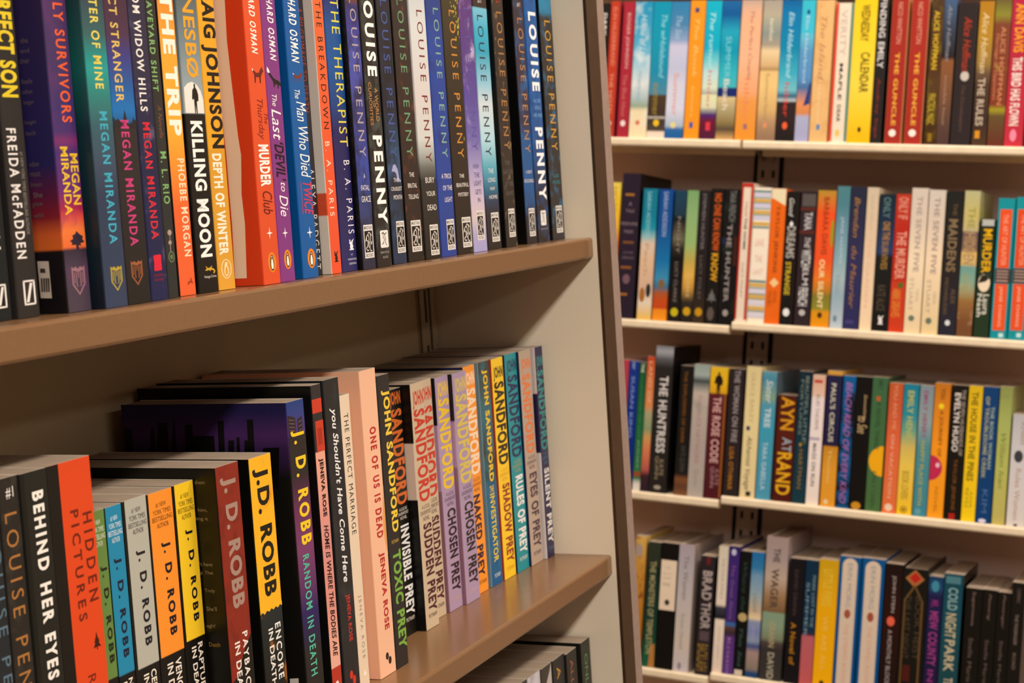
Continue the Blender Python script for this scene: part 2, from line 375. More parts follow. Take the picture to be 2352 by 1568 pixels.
# ---------------------------------------------------------------- books
BOOKS = [
["near",0,672.0,14.53,561.3,-50.4,213.5,126.9,"141a1c","141a1c","141a1c",None,[["m","slash","f6ece0",3.6,11.3,6.2,17.9],["t","McFADDEN","f6ece0",4.4,10.2,34.9,86.7,"vb"]],[],"dark green-black paperback at the left end of the upper near shelf","mystery paperbacks on the upper near shelf"],
["near",0,688.8,16.95,559.5,-50.4,213.5,128.7,"2a2624","2a2624","2a2624",None,[["m","slash","f0e6dc",5.4,14.4,6.1,18.5],["t","PERFECT SON","e8c828",2.4,14.9,109.0,166.1,"vB"],["t","FREIDA McFADDEN","f0e6dc",2.9,10.2,29.4,93.8,"vbw"],["t","#1 NEW YORK TIMES BESTSELLING AUTHOR","8c827a",11.5,14.1,41.1,82.2,"v"]],[],"black paperback with large yellow words PERFECT SON on its spine","mystery paperbacks on the upper near shelf"],
["near",0,717.9,19.45,551.5,-50.4,213.5,136.7,[[-0.8,"463c48"],[21.4,"4c3a4c"],[31.7,"342838"],[33.1,"ec6c34"],[41.5,"ee7a38"],[48.2,"d84c40"],[52.7,"a82048"],[61.5,"6a2870"],[81.5,"4a2a6e"],[87.0,"7c2c68"],[91.4,"4a2c6a"],[103.5,"3c2c68"],[125.4,"46305f"],[158.1,"4c2f60"]],[[0.1,"141012"],[31.4,"1a1418"],[32.7,"dc6828"],[39.8,"d8602c"],[48.6,"84202c"],[59.6,"5c1c3c"],[75.0,"2a2458"],[157.4,"30244c"]],[[-0.8,"463c48"],[21.4,"4c3a4c"],[31.7,"342838"],[33.1,"ec6c34"],[41.5,"ee7a38"],[48.2,"d84c40"],[52.7,"a82048"],[61.5,"6a2870"],[81.5,"4a2a6e"],[87.0,"7c2c68"],[91.4,"4a2c6a"],[103.5,"3c2c68"],[125.4,"46305f"],[158.1,"4c2f60"]],["6a3068",30,0.62],[["m","tree","2c2030",5.8,17.9,31.3,41.1],["m","shield","a07078",5.1,15.8,8.2,23.2],["t","THE ONLY SURVIVORS","f0602c",8.2,16.3,96.4,191.4,"vbw"],["t","MEGAN","f0c030",11.7,18.1,54.4,80.6,"vb"],["t","MIRANDA","f0c030",4.3,10.3,49.3,84.1,"vb"]],[["t","the","6a5a5c",15.3,10.5,137.0,139.6,"h"],["t","and","6a5a5c",15.9,10.3,132.1,134.4,"h"],["t","ther","6a5a5c",16.7,10.5,126.9,129.5,"h"],["t","feels","6a5a5c",16.8,10.0,116.6,119.2,"h"],["t","other","6a5a5c",16.8,10.1,111.6,114.0,"h"],["t","longer","6a5a5c",16.6,10.1,105.7,108.5,"h"],["t","begin","6a5a5c",16.9,9.9,95.8,98.4,"h"],["t","back","6a5a5c",16.7,10.4,90.8,93.0,"h"],["t","other","6a5a5c",16.5,10.0,74.9,77.6,"h"],["t","must","6a5a5c",16.5,10.0,69.9,72.3,"h"],["t","from","6a5a5c",16.8,9.7,64.6,67.2,"h"],["t","She","7a6a6c",15.5,9.8,59.2,61.9,"h"],["t","grew","6a5a5c",16.6,10.1,54.0,56.6,"h"],["t","with","6a5a5c",16.6,10.1,48.9,51.5,"h"],["p","c8b8a8",[16.7,27.0,9.6,26.7,9.5,7.8,16.5,8.1]],["p","40342e",[15.4,23.2,12.2,23.1,12.1,20.8,15.4,21.0]],["p","40342e",[15.4,18.3,10.0,18.1,10.5,11.0,15.7,11.2]],["p","c8b8a8",[14.3,18.3,13.9,18.2,14.3,11.1,14.7,11.1]],["p","c8b8a8",[12.7,18.2,12.4,18.2,12.8,11.1,13.2,11.1]],["p","c8b8a8",[11.3,18.1,11.1,18.1,11.4,11.0,11.8,11.0]]],"thick purple paperback with sunset and tree at its foot, titled THE ONLY SURVIVORS","mystery paperbacks on the upper near shelf"],  # left cover: spine bands darkened, shade put into the colour
["near",0,740.3,19.76,545.0,-50.4,213.5,140.0,[[1.3,"323e58"],[58.3,"2c3a50"],[74.1,"3a4a60"],[94.4,"345c64"],[110.1,"2a8078"],[123.5,"1f9a90"],[130.2,"1f8c84"],[141.3,"36605f"],[159.1,"324650"]],[[2.1,"141c28"],[92.1,"14343c"],[123.1,"145c58"],[158.3,"1c4044"]],[[1.3,"323e58"],[58.3,"2c3a50"],[74.1,"3a4a60"],[94.4,"345c64"],[110.1,"2a8078"],[123.5,"1f9a90"],[130.2,"1f8c84"],[141.3,"36605f"],[159.1,"324650"]],None,[["m","shield","b8a030",6.7,16.4,8.2,21.4],["t","DAUGHTER OF MINE","e8d45c",7.1,14.2,113.4,186.7,"vbw"],["t","MEGAN MIRANDA","40aac0",8.1,15.0,33.0,101.8,"vbw"]],[],"teal paperback with yellow title ending OF MINE, second from the sunset spine","mystery paperbacks on the upper near shelf"],  # left cover repeats the spine's bands with side shade in their colour
["near",0,761.6,21.07,546.1,-50.4,213.5,140.0,[[-1.3,"1c1a18"],[69.2,"2a2424"],[94.1,"2c2626"],[96.9,"125c94"],[102.6,"1470b4"],[115.2,"1e5a9c"],[131.2,"3e3a80"],[142.6,"4c3048"],[160.8,"46283c"]],[[-1.3,"1c1a18"],[69.2,"2a2424"],[94.1,"2c2626"],[96.9,"125c94"],[102.6,"1470b4"],[115.2,"1e5a9c"],[131.2,"3e3a80"],[142.6,"4c3048"],[160.8,"46283c"]],[[-1.3,"1c1a18"],[69.2,"2a2424"],[94.1,"2c2626"],[96.9,"125c94"],[102.6,"1470b4"],[115.2,"1e5a9c"],[131.2,"3e3a80"],[142.6,"4c3048"],[160.8,"46283c"]],None,[["m","spire","242022",0.2,20.9,93.2,103.3],["m","shield","a05c34",5.1,15.2,9.7,23.0],["t","THE PERFECT STRANGER","e0bc60",4.4,11.4,107.0,204.6,"vbw"],["t","MEGAN MIRANDA","cc3c78",6.3,13.7,30.9,97.6,"vbw"]],[],"purple-to-blue paperback with dark treetops, titled PERFECT STRANGER in gold","mystery paperbacks on the upper near shelf"],
["near",0,785.2,16.25,547.5,-50.4,213.5,140.0,[[-0.5,"1a1e48"],[92.5,"1e2040"],[127.6,"302a44"],[162.5,"2e2840"]],[[-0.5,"1a1e48"],[92.5,"1e2040"],[127.6,"302a44"],[162.5,"2e2840"]],[[-0.5,"1a1e48"],[92.5,"1e2040"],[127.6,"302a44"],[162.5,"2e2840"]],["605878",60,0.66],[["m","block","e02038",4.6,11.9,16.0,24.8],["t","THE GIRL FROM WIDOW HILLS","f6ece0",4.1,10.7,102.6,208.9,"vbw"],["t","MEGAN MIRANDA","d82838",4.6,11.4,33.4,96.7,"vbw"],["t","SIMON","a02030",4.1,12.2,12.9,14.3,"h"],["t","BOOKS","a02030",4.1,12.2,10.5,11.9,"h"]],[],"dark navy paperback with white words WIDOW HILLS and a small red block at its foot","mystery paperbacks on the upper near shelf"],
["near",0,803.9,9.66,549.0,-50.4,213.5,139.2,[[-0.1,"282c2a"],[163.8,"2e2a28"]],[[-0.1,"282c2a"],[163.8,"2e2a28"]],[[-0.1,"282c2a"],[163.8,"2e2a28"]],None,[["m","mush","b09488",2.9,7.7,25.4,37.9],["m","ring","6c7c50",2.4,8.2,19.6,25.8],["t","GRAVEYARD SHIFT","84b46c",0.8,6.0,113.8,171.5,"vbw"],["t","A Novella","80503c",3.4,7.2,88.3,106.4,"vi"],["t","M. L. RIO","84b46c",2.4,8.2,52.1,80.9,"vbw"]],[],"thin charcoal paperback with pale green title GRAVEYARD SHIFT","mystery paperbacks on the upper near shelf"],
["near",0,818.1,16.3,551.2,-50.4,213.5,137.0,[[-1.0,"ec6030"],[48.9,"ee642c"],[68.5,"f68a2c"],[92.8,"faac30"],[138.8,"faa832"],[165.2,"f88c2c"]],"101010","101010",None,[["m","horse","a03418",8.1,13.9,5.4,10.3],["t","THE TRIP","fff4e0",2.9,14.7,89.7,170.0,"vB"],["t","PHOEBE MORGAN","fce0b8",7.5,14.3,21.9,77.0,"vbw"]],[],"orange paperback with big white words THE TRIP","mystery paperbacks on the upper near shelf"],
["near",0,836.2,20.98,550.5,-50.4,213.5,137.7,[[-0.8,"0e0c0a"],[101.9,"0e0c0a"],[102.3,"a0a8a8"],[117.6,"98a2a4"],[137.2,"7c8c90"],[166.6,"5c686a"]],[[-0.8,"0e0c0a"],[101.9,"0e0c0a"],[102.3,"a0a8a8"],[117.6,"98a2a4"],[137.2,"7c8c90"],[166.6,"5c686a"]],[[-0.8,"0e0c0a"],[101.9,"0e0c0a"],[102.3,"a0a8a8"],[117.6,"98a2a4"],[137.2,"7c8c90"],[166.6,"5c686a"]],None,[["m","moon","f0e6d8",1.0,19.9,102.2,120.3],["m","man","14100e",8.4,15.1,102.2,119.5],["m","lizard","d8a428",7.3,18.9,10.5,15.3],["t","JO NESB\u00d8","eca424",2.1,17.2,122.7,192.2,"vb"],["t","KILLING MOON","fdf6ea",4.6,16.8,20.3,98.1,"vB"],["t","Vintage Crime","e8dcc8",6.3,18.9,7.8,9.8,"h"]],[],"black and grey paperback titled KILLING MOON with a walking man on its spine","mystery paperbacks on the upper near shelf"],
["near",0,859.1,17.79,551.5,-50.4,213.5,136.7,[[-0.9,"e0a034"],[82.2,"dc9a28"],[82.4,"eaa424"],[168.3,"eca824"]],[[-0.9,"e0a034"],[82.2,"dc9a28"],[82.4,"eaa424"],[168.3,"eca824"]],[[-0.9,"e0a034"],[82.2,"dc9a28"],[82.4,"eaa424"],[168.3,"eca824"]],None,[["m","ovalpeng","f0dcae",3.6,14.6,6.3,17.8],["t","CRAIG JOHNSON","18120e",0.7,17.4,82.4,183.7,"vB"],["t","DEPTH OF WINTER","fbeed4",3.0,13.0,20.3,79.4,"vB"]],[],"yellow paperback with black lettering above white title DEPTH OF WINTER","mystery paperbacks on the upper near shelf"],
["near",0,895.9,19.77,543.5,-50.4,213.5,140.0,[[-1.9,"de4e24"],[170.2,"e45528"]],"d8401c","d8401c",None,[["m","fox1","6c1c10",4.0,17.8,120.7,130.8],["m","star","fff0e0",7.1,14.2,26.9,34.5],["m","penguin","e88420",6.3,15.8,6.8,19.2],["t","RICHARD OSMAN","fff4e6",6.1,13.0,138.0,184.8,"vbiw"],["t","Thursday","8c1c10",5.5,14.2,86.9,111.3,"vi"],["t","The","8c1c10",14.6,18.6,96.3,102.8,"vi"],["t","MURDER","fff4e6",4.9,16.8,58.9,84.0,"vB"],["t","Club","701410",5.9,16.8,42.1,56.0,"vi"]],[["p","f0d8b8",[21.6,187.0,11.7,186.0,12.8,147.2,21.9,148.0]],["p","f0d8b8",[21.9,148.0,12.8,147.2,11.9,124.2,21.0,124.9]],["p","f0d8b8",[21.0,124.9,11.9,124.2,10.2,89.4,19.9,90.1]],["p","f0d8b8",[19.9,90.1,10.2,89.4,9.1,78.2,19.4,78.9]],["p","f0d8b8",[19.4,78.9,9.1,78.2,10.9,55.4,19.4,55.9]],["p","f0d8b8",[19.4,55.9,10.9,55.4,10.1,37.0,19.2,37.5]],["p","f0d8b8",[19.2,37.5,10.1,37.0,11.8,4.6,20.1,4.6]]],"bright orange paperback titled THURSDAY MURDER CLUB, its cream and red cover facing left","mystery paperbacks on the upper near shelf"],
["near",0,917.5,17.62,544.4,-50.4,213.5,140.0,"84367e","84367e","84367e",None,[["m","fox2","18100e",1.8,17.3,118.2,131.1],["m","star","fff0e8",5.6,12.3,26.1,33.6],["m","penguin","e88420",5.3,14.1,7.5,19.6],["t","RICHARD OSMAN","fff4f0",6.9,14.1,135.0,182.8,"vbiw"],["t","The","fff4f0",5.3,10.9,107.3,114.5,"vi"],["t","Last","fff4f0",3.5,14.4,86.7,105.5,"vi"],["t","\u2018DEVIL\u2019","180c18",3.9,15.3,61.6,85.3,"vbi"],["t","to","fff4f0",7.9,13.2,55.2,60.8,"vi"],["t","Die","fff4f0",5.3,15.0,40.0,53.1,"vi"]],[],"purple paperback reading LAST DEVIL TO DIE with a penguin badge","mystery paperbacks on the upper near shelf"],
["near",0,948.8,19.8,546.7,-50.4,213.5,140.0,"00589c","005496","005496",None,[["m","fox1","7c3428",5.0,17.8,123.3,129.5],["m","bar","c83c5c",5.1,5.7,40.4,60.2],["m","star","fff4f0",8.3,15.8,24.7,32.4],["m","penguin","e88420",6.9,16.8,5.9,18.4],["t","RICHARD OSMAN","fff8f0",5.5,15.0,135.2,184.6,"vbiw"],["t","The","fff8f0",5.9,12.3,112.7,118.4,"vi"],["t","Man Who Died","fff8f0",6.9,18.8,63.2,111.0,"vi"],["t","TWICE","c83c5c",7.5,18.8,39.6,60.5,"vbi"]],[],"royal blue paperback reading MAN WHO DIED TWICE with a penguin badge","mystery paperbacks on the upper near shelf"],
["near",0,975.9,14.92,556.0,-50.4,213.5,132.2,[[0.2,"242426"],[93.8,"2c2830"],[177.1,"30262e"]],[[0.2,"242426"],[93.8,"2c2830"],[177.1,"30262e"]],[[0.2,"242426"],[93.8,"2c2830"],[177.1,"30262e"]],None,[["t","A PILGRIMAGE TO DEATH","a03828",6.3,12.7,105.3,171.9,"vw"],["t","ALEXA PADGETT","e0d8cc",5.2,12.7,3.9,69.1,"vx"]],[],"dark recessed paperback squeezed between the royal blue and the orange-red spines","mystery paperbacks on the upper near shelf"],
["near",0,991.2,13.59,549.5,-50.4,213.5,138.7,[[-0.6,"e8522c"],[93.4,"ee5a2e"],[177.4,"f06a34"]],[[-2.6,"d8cabb"],[37.8,"ded0c0"],[38.3,"d8502c"],[52.5,"d8502c"],[52.9,"ded0c0"],[231.7,"d8cabb"]],[[-0.6,"e8522c"],[93.4,"ee5a2e"],[177.4,"f06a34"]],None,[["m","griffin","200e0a",4.1,10.2,7.4,14.9],["t","THE BREAKDOWN","20120c",3.4,10.2,94.2,176.3,"vx"],["t","B. A. PARIS","fce4c8",3.3,9.0,37.6,86.1,"vx"]],[],"orange-red paperback titled THE BREAKDOWN in thin black capitals","mystery paperbacks on the upper near shelf"],
["near",0,1007.9,21.59,550.7,-50.4,213.5,137.5,[[-0.7,"28265e"],[50.4,"221e54"],[93.6,"221f58"],[110.8,"163f80"],[139.3,"125498"],[162.1,"145090"],[179.1,"1c2c70"]],[[-0.7,"28265e"],[50.4,"221e54"],[93.6,"221f58"],[110.8,"163f80"],[139.3,"125498"],[162.1,"145090"],[179.1,"1c2c70"]],[[-0.7,"28265e"],[50.4,"221e54"],[93.6,"221f58"],[110.8,"163f80"],[139.3,"125498"],[162.1,"145090"],[179.1,"1c2c70"]],None,[["m","griffin","f4f0f4",10.8,18.4,13.9,21.4],["t","THE THERAPIST","e8d850",9.1,19.9,82.7,180.5,"vw"],["t","B. A. PARIS","f4ecec",11.9,19.9,24.9,73.7,"vx"],["t","ST.","d8d4e0",13.0,16.2,10.4,11.5,"h"],["t","MARTIN'S","d8d4e0",8.6,20.5,7.2,8.6,"h"],["t","GRIFFIN","d8d4e0",9.7,19.4,4.3,5.7,"h"]],[],"deep blue paperback titled THE THERAPIST in yellow","mystery paperbacks on the upper near shelf"],
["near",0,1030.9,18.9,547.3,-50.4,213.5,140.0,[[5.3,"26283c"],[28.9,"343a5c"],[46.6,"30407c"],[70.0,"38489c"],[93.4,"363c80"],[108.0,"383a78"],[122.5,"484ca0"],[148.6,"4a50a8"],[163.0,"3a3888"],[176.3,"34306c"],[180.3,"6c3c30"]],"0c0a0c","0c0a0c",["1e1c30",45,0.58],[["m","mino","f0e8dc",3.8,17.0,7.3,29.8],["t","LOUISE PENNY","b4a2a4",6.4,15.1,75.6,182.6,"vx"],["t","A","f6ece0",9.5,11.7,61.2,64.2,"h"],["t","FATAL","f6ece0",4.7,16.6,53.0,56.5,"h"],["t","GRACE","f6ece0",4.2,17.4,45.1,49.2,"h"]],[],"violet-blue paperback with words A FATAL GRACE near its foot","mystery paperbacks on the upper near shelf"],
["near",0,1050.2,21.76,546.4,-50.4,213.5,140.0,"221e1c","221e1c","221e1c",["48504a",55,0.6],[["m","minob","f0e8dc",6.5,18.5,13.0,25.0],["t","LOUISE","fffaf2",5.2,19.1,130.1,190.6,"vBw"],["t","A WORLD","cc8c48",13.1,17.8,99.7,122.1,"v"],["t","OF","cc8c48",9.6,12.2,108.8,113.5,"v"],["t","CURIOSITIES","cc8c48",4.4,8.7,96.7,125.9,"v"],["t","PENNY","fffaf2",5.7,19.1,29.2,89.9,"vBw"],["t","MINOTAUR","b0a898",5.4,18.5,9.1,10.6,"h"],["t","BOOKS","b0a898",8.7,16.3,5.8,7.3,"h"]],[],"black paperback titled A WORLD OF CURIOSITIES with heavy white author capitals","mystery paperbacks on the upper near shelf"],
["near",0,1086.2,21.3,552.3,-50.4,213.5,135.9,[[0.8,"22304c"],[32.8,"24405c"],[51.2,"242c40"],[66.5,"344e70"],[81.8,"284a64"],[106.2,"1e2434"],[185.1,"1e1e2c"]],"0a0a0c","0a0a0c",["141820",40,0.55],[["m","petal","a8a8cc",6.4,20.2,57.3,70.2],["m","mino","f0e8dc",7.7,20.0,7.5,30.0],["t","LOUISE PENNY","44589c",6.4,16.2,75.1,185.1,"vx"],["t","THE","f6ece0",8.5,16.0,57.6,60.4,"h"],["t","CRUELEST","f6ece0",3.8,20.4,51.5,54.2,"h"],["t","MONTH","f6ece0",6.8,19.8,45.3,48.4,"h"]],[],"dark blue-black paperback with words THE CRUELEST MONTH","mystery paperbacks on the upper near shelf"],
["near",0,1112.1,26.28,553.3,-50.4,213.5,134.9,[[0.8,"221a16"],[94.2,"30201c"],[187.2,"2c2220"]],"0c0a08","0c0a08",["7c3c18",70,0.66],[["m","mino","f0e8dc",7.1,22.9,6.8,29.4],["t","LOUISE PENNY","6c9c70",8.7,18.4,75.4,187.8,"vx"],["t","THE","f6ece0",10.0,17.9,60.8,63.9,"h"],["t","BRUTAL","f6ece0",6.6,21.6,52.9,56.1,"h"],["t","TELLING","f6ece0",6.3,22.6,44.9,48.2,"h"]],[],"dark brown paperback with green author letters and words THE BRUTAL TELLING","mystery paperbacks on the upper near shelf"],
["near",0,1138.8,26.3,552.3,-50.4,213.5,135.9,[[-0.6,"181612"],[57.6,"2c2a26"],[67.2,"6c6c64"],[77.7,"b0b2aa"],[87.9,"d4d4cc"],[119.6,"dcd2cc"],[170.1,"dcdcd8"],[189.0,"cfd2d0"]],[[-0.6,"181612"],[57.6,"2c2a26"],[67.2,"6c6c64"],[77.7,"b0b2aa"],[87.9,"d4d4cc"],[119.6,"dcd2cc"],[170.1,"dcdcd8"],[189.0,"cfd2d0"]],[[-0.6,"181612"],[57.6,"2c2a26"],[67.2,"6c6c64"],[77.7,"b0b2aa"],[87.9,"d4d4cc"],[119.6,"dcd2cc"],[170.1,"dcdcd8"],[189.0,"cfd2d0"]],None,[["m","mino","f0e8dc",9.2,23.1,2.6,25.0],["t","LOUISE PENNY","74201c",11.0,20.5,71.0,181.5,"vx"],["t","BURY","f6ece0",7.4,22.4,55.7,59.8,"h"],["t","YOUR","f6ece0",7.4,22.6,46.1,49.6,"h"],["t","DEAD","f6ece0",7.9,23.1,35.6,39.7,"h"]],[],"white paperback fading to black at its foot, titled BURY YOUR DEAD","mystery paperbacks on the upper near shelf"],
["near",0,1166.8,26.49,552.5,-50.4,213.5,135.7,[[-0.2,"223f90"],[158.9,"20449a"],[191.1,"1c3a84"]],[[-0.2,"223f90"],[158.9,"20449a"],[191.1,"1c3a84"]],[[-0.2,"223f90"],[158.9,"20449a"],[191.1,"1c3a84"]],["1a2858",25,0.64],[["m","mino","f0e8dc",11.1,24.4,4.7,27.6],["t","LOUISE PENNY","88b094",12.2,21.2,73.9,185.0,"vx"],["t","A TRICK","f6ece0",7.9,25.2,58.3,61.9,"h"],["t","OF THE","f6ece0",9.0,25.2,49.5,53.1,"h"],["t","LIGHT","f6ece0",11.1,24.4,40.7,44.3,"h"]],[],"bright blue paperback titled A TRICK OF THE LIGHT","mystery paperbacks on the upper near shelf"],
["near",0,1197.1,29.96,553.5,-50.4,213.5,134.7,[[-0.8,"1e1814"],[94.5,"2a2018"],[193.5,"3c3420"]],[[-0.8,"1e1814"],[94.5,"2a2018"],[193.5,"3c3420"]],[[-0.8,"1e1814"],[94.5,"2a2018"],[193.5,"3c3420"]],["b8b028",90,0.78],[["m","leafs","c8bc2c",15.0,29.7,162.3,196.8],["m","mino","f0e8dc",10.8,27.0,4.9,28.0],["t","LOUISE PENNY","d48c34",12.0,22.5,73.6,185.6,"vx"],["t","THE","f6ece0",12.0,20.4,58.3,61.1,"h"],["t","BEAUTIFUL","f6ece0",5.4,27.6,51.3,54.3,"h"],["t","MYSTERY","f6ece0",7.5,26.4,44.1,47.0,"h"]],[],"dark brown paperback with orange author letters, titled THE BEAUTIFUL MYSTERY","mystery paperbacks on the upper near shelf"],
["near",0,1227.9,25.68,553.5,-50.4,213.5,134.7,[[0.1,"a4a0d0"],[13.1,"b0a6cc"],[26.7,"d8c4c4"],[43.8,"ccb8cc"],[64.2,"a89cc4"],[87.9,"7066ac"],[121.7,"5c4a98"],[155.3,"5a3c84"],[195.5,"5c3078"]],[[0.1,"a4a0d0"],[13.1,"b0a6cc"],[26.7,"d8c4c4"],[43.8,"ccb8cc"],[64.2,"a89cc4"],[87.9,"7066ac"],[121.7,"5c4a98"],[155.3,"5a3c84"],[195.5,"5c3078"]],[[0.1,"a4a0d0"],[13.1,"b0a6cc"],[26.7,"d8c4c4"],[43.8,"ccb8cc"],[64.2,"a89cc4"],[87.9,"7066ac"],[121.7,"5c4a98"],[155.3,"5a3c84"],[195.5,"5c3078"]],["c8b8d8",35,0.66],[["m","mino","f0e8dc",8.5,21.3,9.0,31.8],["t","LOUISE PENNY","5c4e98",9.2,19.0,78.7,189.2,"vx"],["t","HOW","3c2c70",7.7,18.5,64.8,68.4,"h"],["t","THE","3c2c70",9.0,18.5,58.0,61.8,"h"],["t","LIGHT","3c2c70",7.2,21.1,51.6,55.3,"h"],["t","GETS","3c2c70",8.7,20.5,44.8,48.5,"h"],["t","IN","3c2c70",12.8,17.5,38.7,42.1,"h"]],[],"lilac paperback titled HOW THE LIGHT GETS IN","mystery paperbacks on the upper near shelf"],
["near",0,1258.5,27.33,555.0,-50.4,213.5,133.2,[[-0.3,"1e1c1c"],[29.0,"26242c"],[39.4,"283c58"],[49.8,"2c708c"],[65.5,"58aabc"],[88.0,"b4dce4"],[115.6,"d4dee0"],[132.8,"90c8dc"],[156.9,"28a2bc"],[174.0,"38b0cc"],[191.1,"78c4dc"],[191.6,"30241e"],[204.8,"30241e"]],[[-0.3,"1e1c1c"],[29.0,"26242c"],[39.4,"283c58"],[49.8,"2c708c"],[65.5,"58aabc"],[88.0,"b4dce4"],[115.6,"d4dee0"],[132.8,"90c8dc"],[156.9,"28a2bc"],[174.0,"38b0cc"],[191.1,"78c4dc"],[191.6,"30241e"],[204.8,"30241e"]],[[-0.3,"1e1c1c"],[29.0,"26242c"],[39.4,"283c58"],[49.8,"2c708c"],[65.5,"58aabc"],[88.0,"b4dce4"],[115.6,"d4dee0"],[132.8,"90c8dc"],[156.9,"28a2bc"],[174.0,"38b0cc"],[191.1,"78c4dc"],[191.6,"30241e"],[204.8,"30241e"]],None,[["m","mino","f0e8dc",9.3,24.0,6.0,29.3],["t","LOUISE PENNY","1c2438",6.8,18.0,74.5,185.6,"vx"],["t","THE","f6ece0",9.6,19.7,60.9,64.4,"h"],["t","LONG","f6ece0",8.2,22.4,53.7,57.1,"h"],["t","WAY","f6ece0",10.4,20.5,47.1,49.8,"h"],["t","HOME","f6ece0",8.2,24.0,40.3,43.2,"h"],["t","#1","f0e0d8",9.6,16.4,195.2,197.6,"h"]],[],"turquoise and white paperback titled THE LONG WAY HOME","mystery paperbacks on the upper near shelf"],
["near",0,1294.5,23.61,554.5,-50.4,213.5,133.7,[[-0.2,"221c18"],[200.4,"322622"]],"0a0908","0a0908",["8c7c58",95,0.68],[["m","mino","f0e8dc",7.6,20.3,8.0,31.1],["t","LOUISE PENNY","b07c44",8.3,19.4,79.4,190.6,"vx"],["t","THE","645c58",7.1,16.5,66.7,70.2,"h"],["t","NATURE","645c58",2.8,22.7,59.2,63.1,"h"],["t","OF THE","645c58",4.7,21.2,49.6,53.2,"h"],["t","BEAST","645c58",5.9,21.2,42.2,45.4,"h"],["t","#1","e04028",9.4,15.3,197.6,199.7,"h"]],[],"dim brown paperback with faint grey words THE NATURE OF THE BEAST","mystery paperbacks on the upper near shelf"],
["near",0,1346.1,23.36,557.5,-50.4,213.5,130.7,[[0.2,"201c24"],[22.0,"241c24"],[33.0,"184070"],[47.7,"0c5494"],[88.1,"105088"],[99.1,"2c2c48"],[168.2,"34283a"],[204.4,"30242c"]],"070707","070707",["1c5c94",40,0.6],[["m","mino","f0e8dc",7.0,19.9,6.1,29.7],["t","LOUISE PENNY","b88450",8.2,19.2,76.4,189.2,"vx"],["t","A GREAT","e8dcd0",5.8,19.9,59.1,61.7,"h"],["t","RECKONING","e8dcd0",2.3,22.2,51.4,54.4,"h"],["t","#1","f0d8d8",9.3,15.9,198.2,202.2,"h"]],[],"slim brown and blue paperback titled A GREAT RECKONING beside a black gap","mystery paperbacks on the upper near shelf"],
["near",0,1369.9,26.77,556.8,-50.4,213.5,131.4,[[1.7,"1c1818"],[39.6,"261e22"],[58.2,"1c3050"],[73.1,"104c88"],[114.0,"0c559c"],[206.0,"0e5ca4"]],[[1.7,"1c1818"],[39.6,"261e22"],[58.2,"1c3050"],[73.1,"104c88"],[114.0,"0c559c"],[206.0,"0e5ca4"]],[[1.7,"1c1818"],[39.6,"261e22"],[58.2,"1c3050"],[73.1,"104c88"],[114.0,"0c559c"],[206.0,"0e5ca4"]],["0a3c78",60,0.56],[["m","minob","f0e8dc",8.0,20.1,14.1,26.9],["t","LOUISE","fffaf6",7.2,24.1,128.8,195.8,"vBw"],["t","ALL THE","7cb4d8",8.0,22.8,119.2,122.1,"h"],["t","DEVILS","7cb4d8",9.4,22.8,113.2,116.2,"h"],["t","ARE HERE","7cb4d8",5.4,25.4,106.9,109.9,"h"],["t","PENNY","fffaf6",7.5,24.1,35.8,98.0,"vBw"],["t","MINOTAUR","a89c94",6.7,22.8,10.4,11.9,"h"]],[],"blue paperback with bold white author capitals, second from the cream end panel","mystery paperbacks on the upper near shelf"],
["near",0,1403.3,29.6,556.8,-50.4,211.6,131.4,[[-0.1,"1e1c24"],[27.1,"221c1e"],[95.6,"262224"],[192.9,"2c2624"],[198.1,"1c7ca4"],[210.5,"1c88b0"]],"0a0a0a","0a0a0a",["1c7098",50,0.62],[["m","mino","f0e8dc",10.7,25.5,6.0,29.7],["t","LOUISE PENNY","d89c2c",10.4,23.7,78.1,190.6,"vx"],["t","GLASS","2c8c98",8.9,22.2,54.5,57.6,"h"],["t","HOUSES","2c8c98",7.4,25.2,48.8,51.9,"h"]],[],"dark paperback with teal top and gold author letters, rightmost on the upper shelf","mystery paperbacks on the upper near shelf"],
["near",0,651.4,14.88,564.0,-336.3,209.0,124.2,"22262a","22262a","22262a",None,[["t","LOUISE PENNY","5c7480",7.4,14.0,73.3,184.7,"vx"]],[],"dark paperback with grey-blue lettering at the left edge of the middle shelf","crime paperbacks on the middle near shelf"],
["near",0,667.3,15.28,564.0,-336.3,209.0,124.2,"28231e","28231e","28231e",["3c3830",60,0.62],[["t","LOUISE PENNY","b07438",3.1,12.2,80.2,191.3,"vx"],["t","#1","f6ece0",5.3,11.0,198.3,204.2,"h"]],[],"dark brown paperback with orange author letters at the left of the middle shelf","crime paperbacks on the middle near shelf"],
["near",0,682.9,20.81,563.0,-336.3,208.9,125.2,"1e1f1a","1e1f1a","1e1f1a",None,[["m","rect","14140f",0.05,3.2,0.1,208.8],["t","BEHIND HER EYES","fbf0e2",8.0,16.9,101.6,198.5,"vBw"]],[],"black paperback titled BEHIND HER EYES in white","crime paperbacks on the middle near shelf"],
["near",0,704.0,36.23,563.4,-336.3,209.0,124.8,"e2481a","0e0c0a","0e0c0a",None,[["m","rect","14100c",0.05,9.6,0.1,208.9],["m","fir","401408",25.6,32.2,106.4,116.3],["t","HIDDEN","70200c",26.1,33.6,132.5,180.0,"vbx"],["t","PICTURES","70200c",16.0,22.9,124.3,183.1,"vbx"],["t","REKULAK","70200c",18.9,25.6,53.6,94.8,"v"]],[],"vivid orange-red paperback titled HIDDEN PICTURES","crime paperbacks on the middle near shelf"],
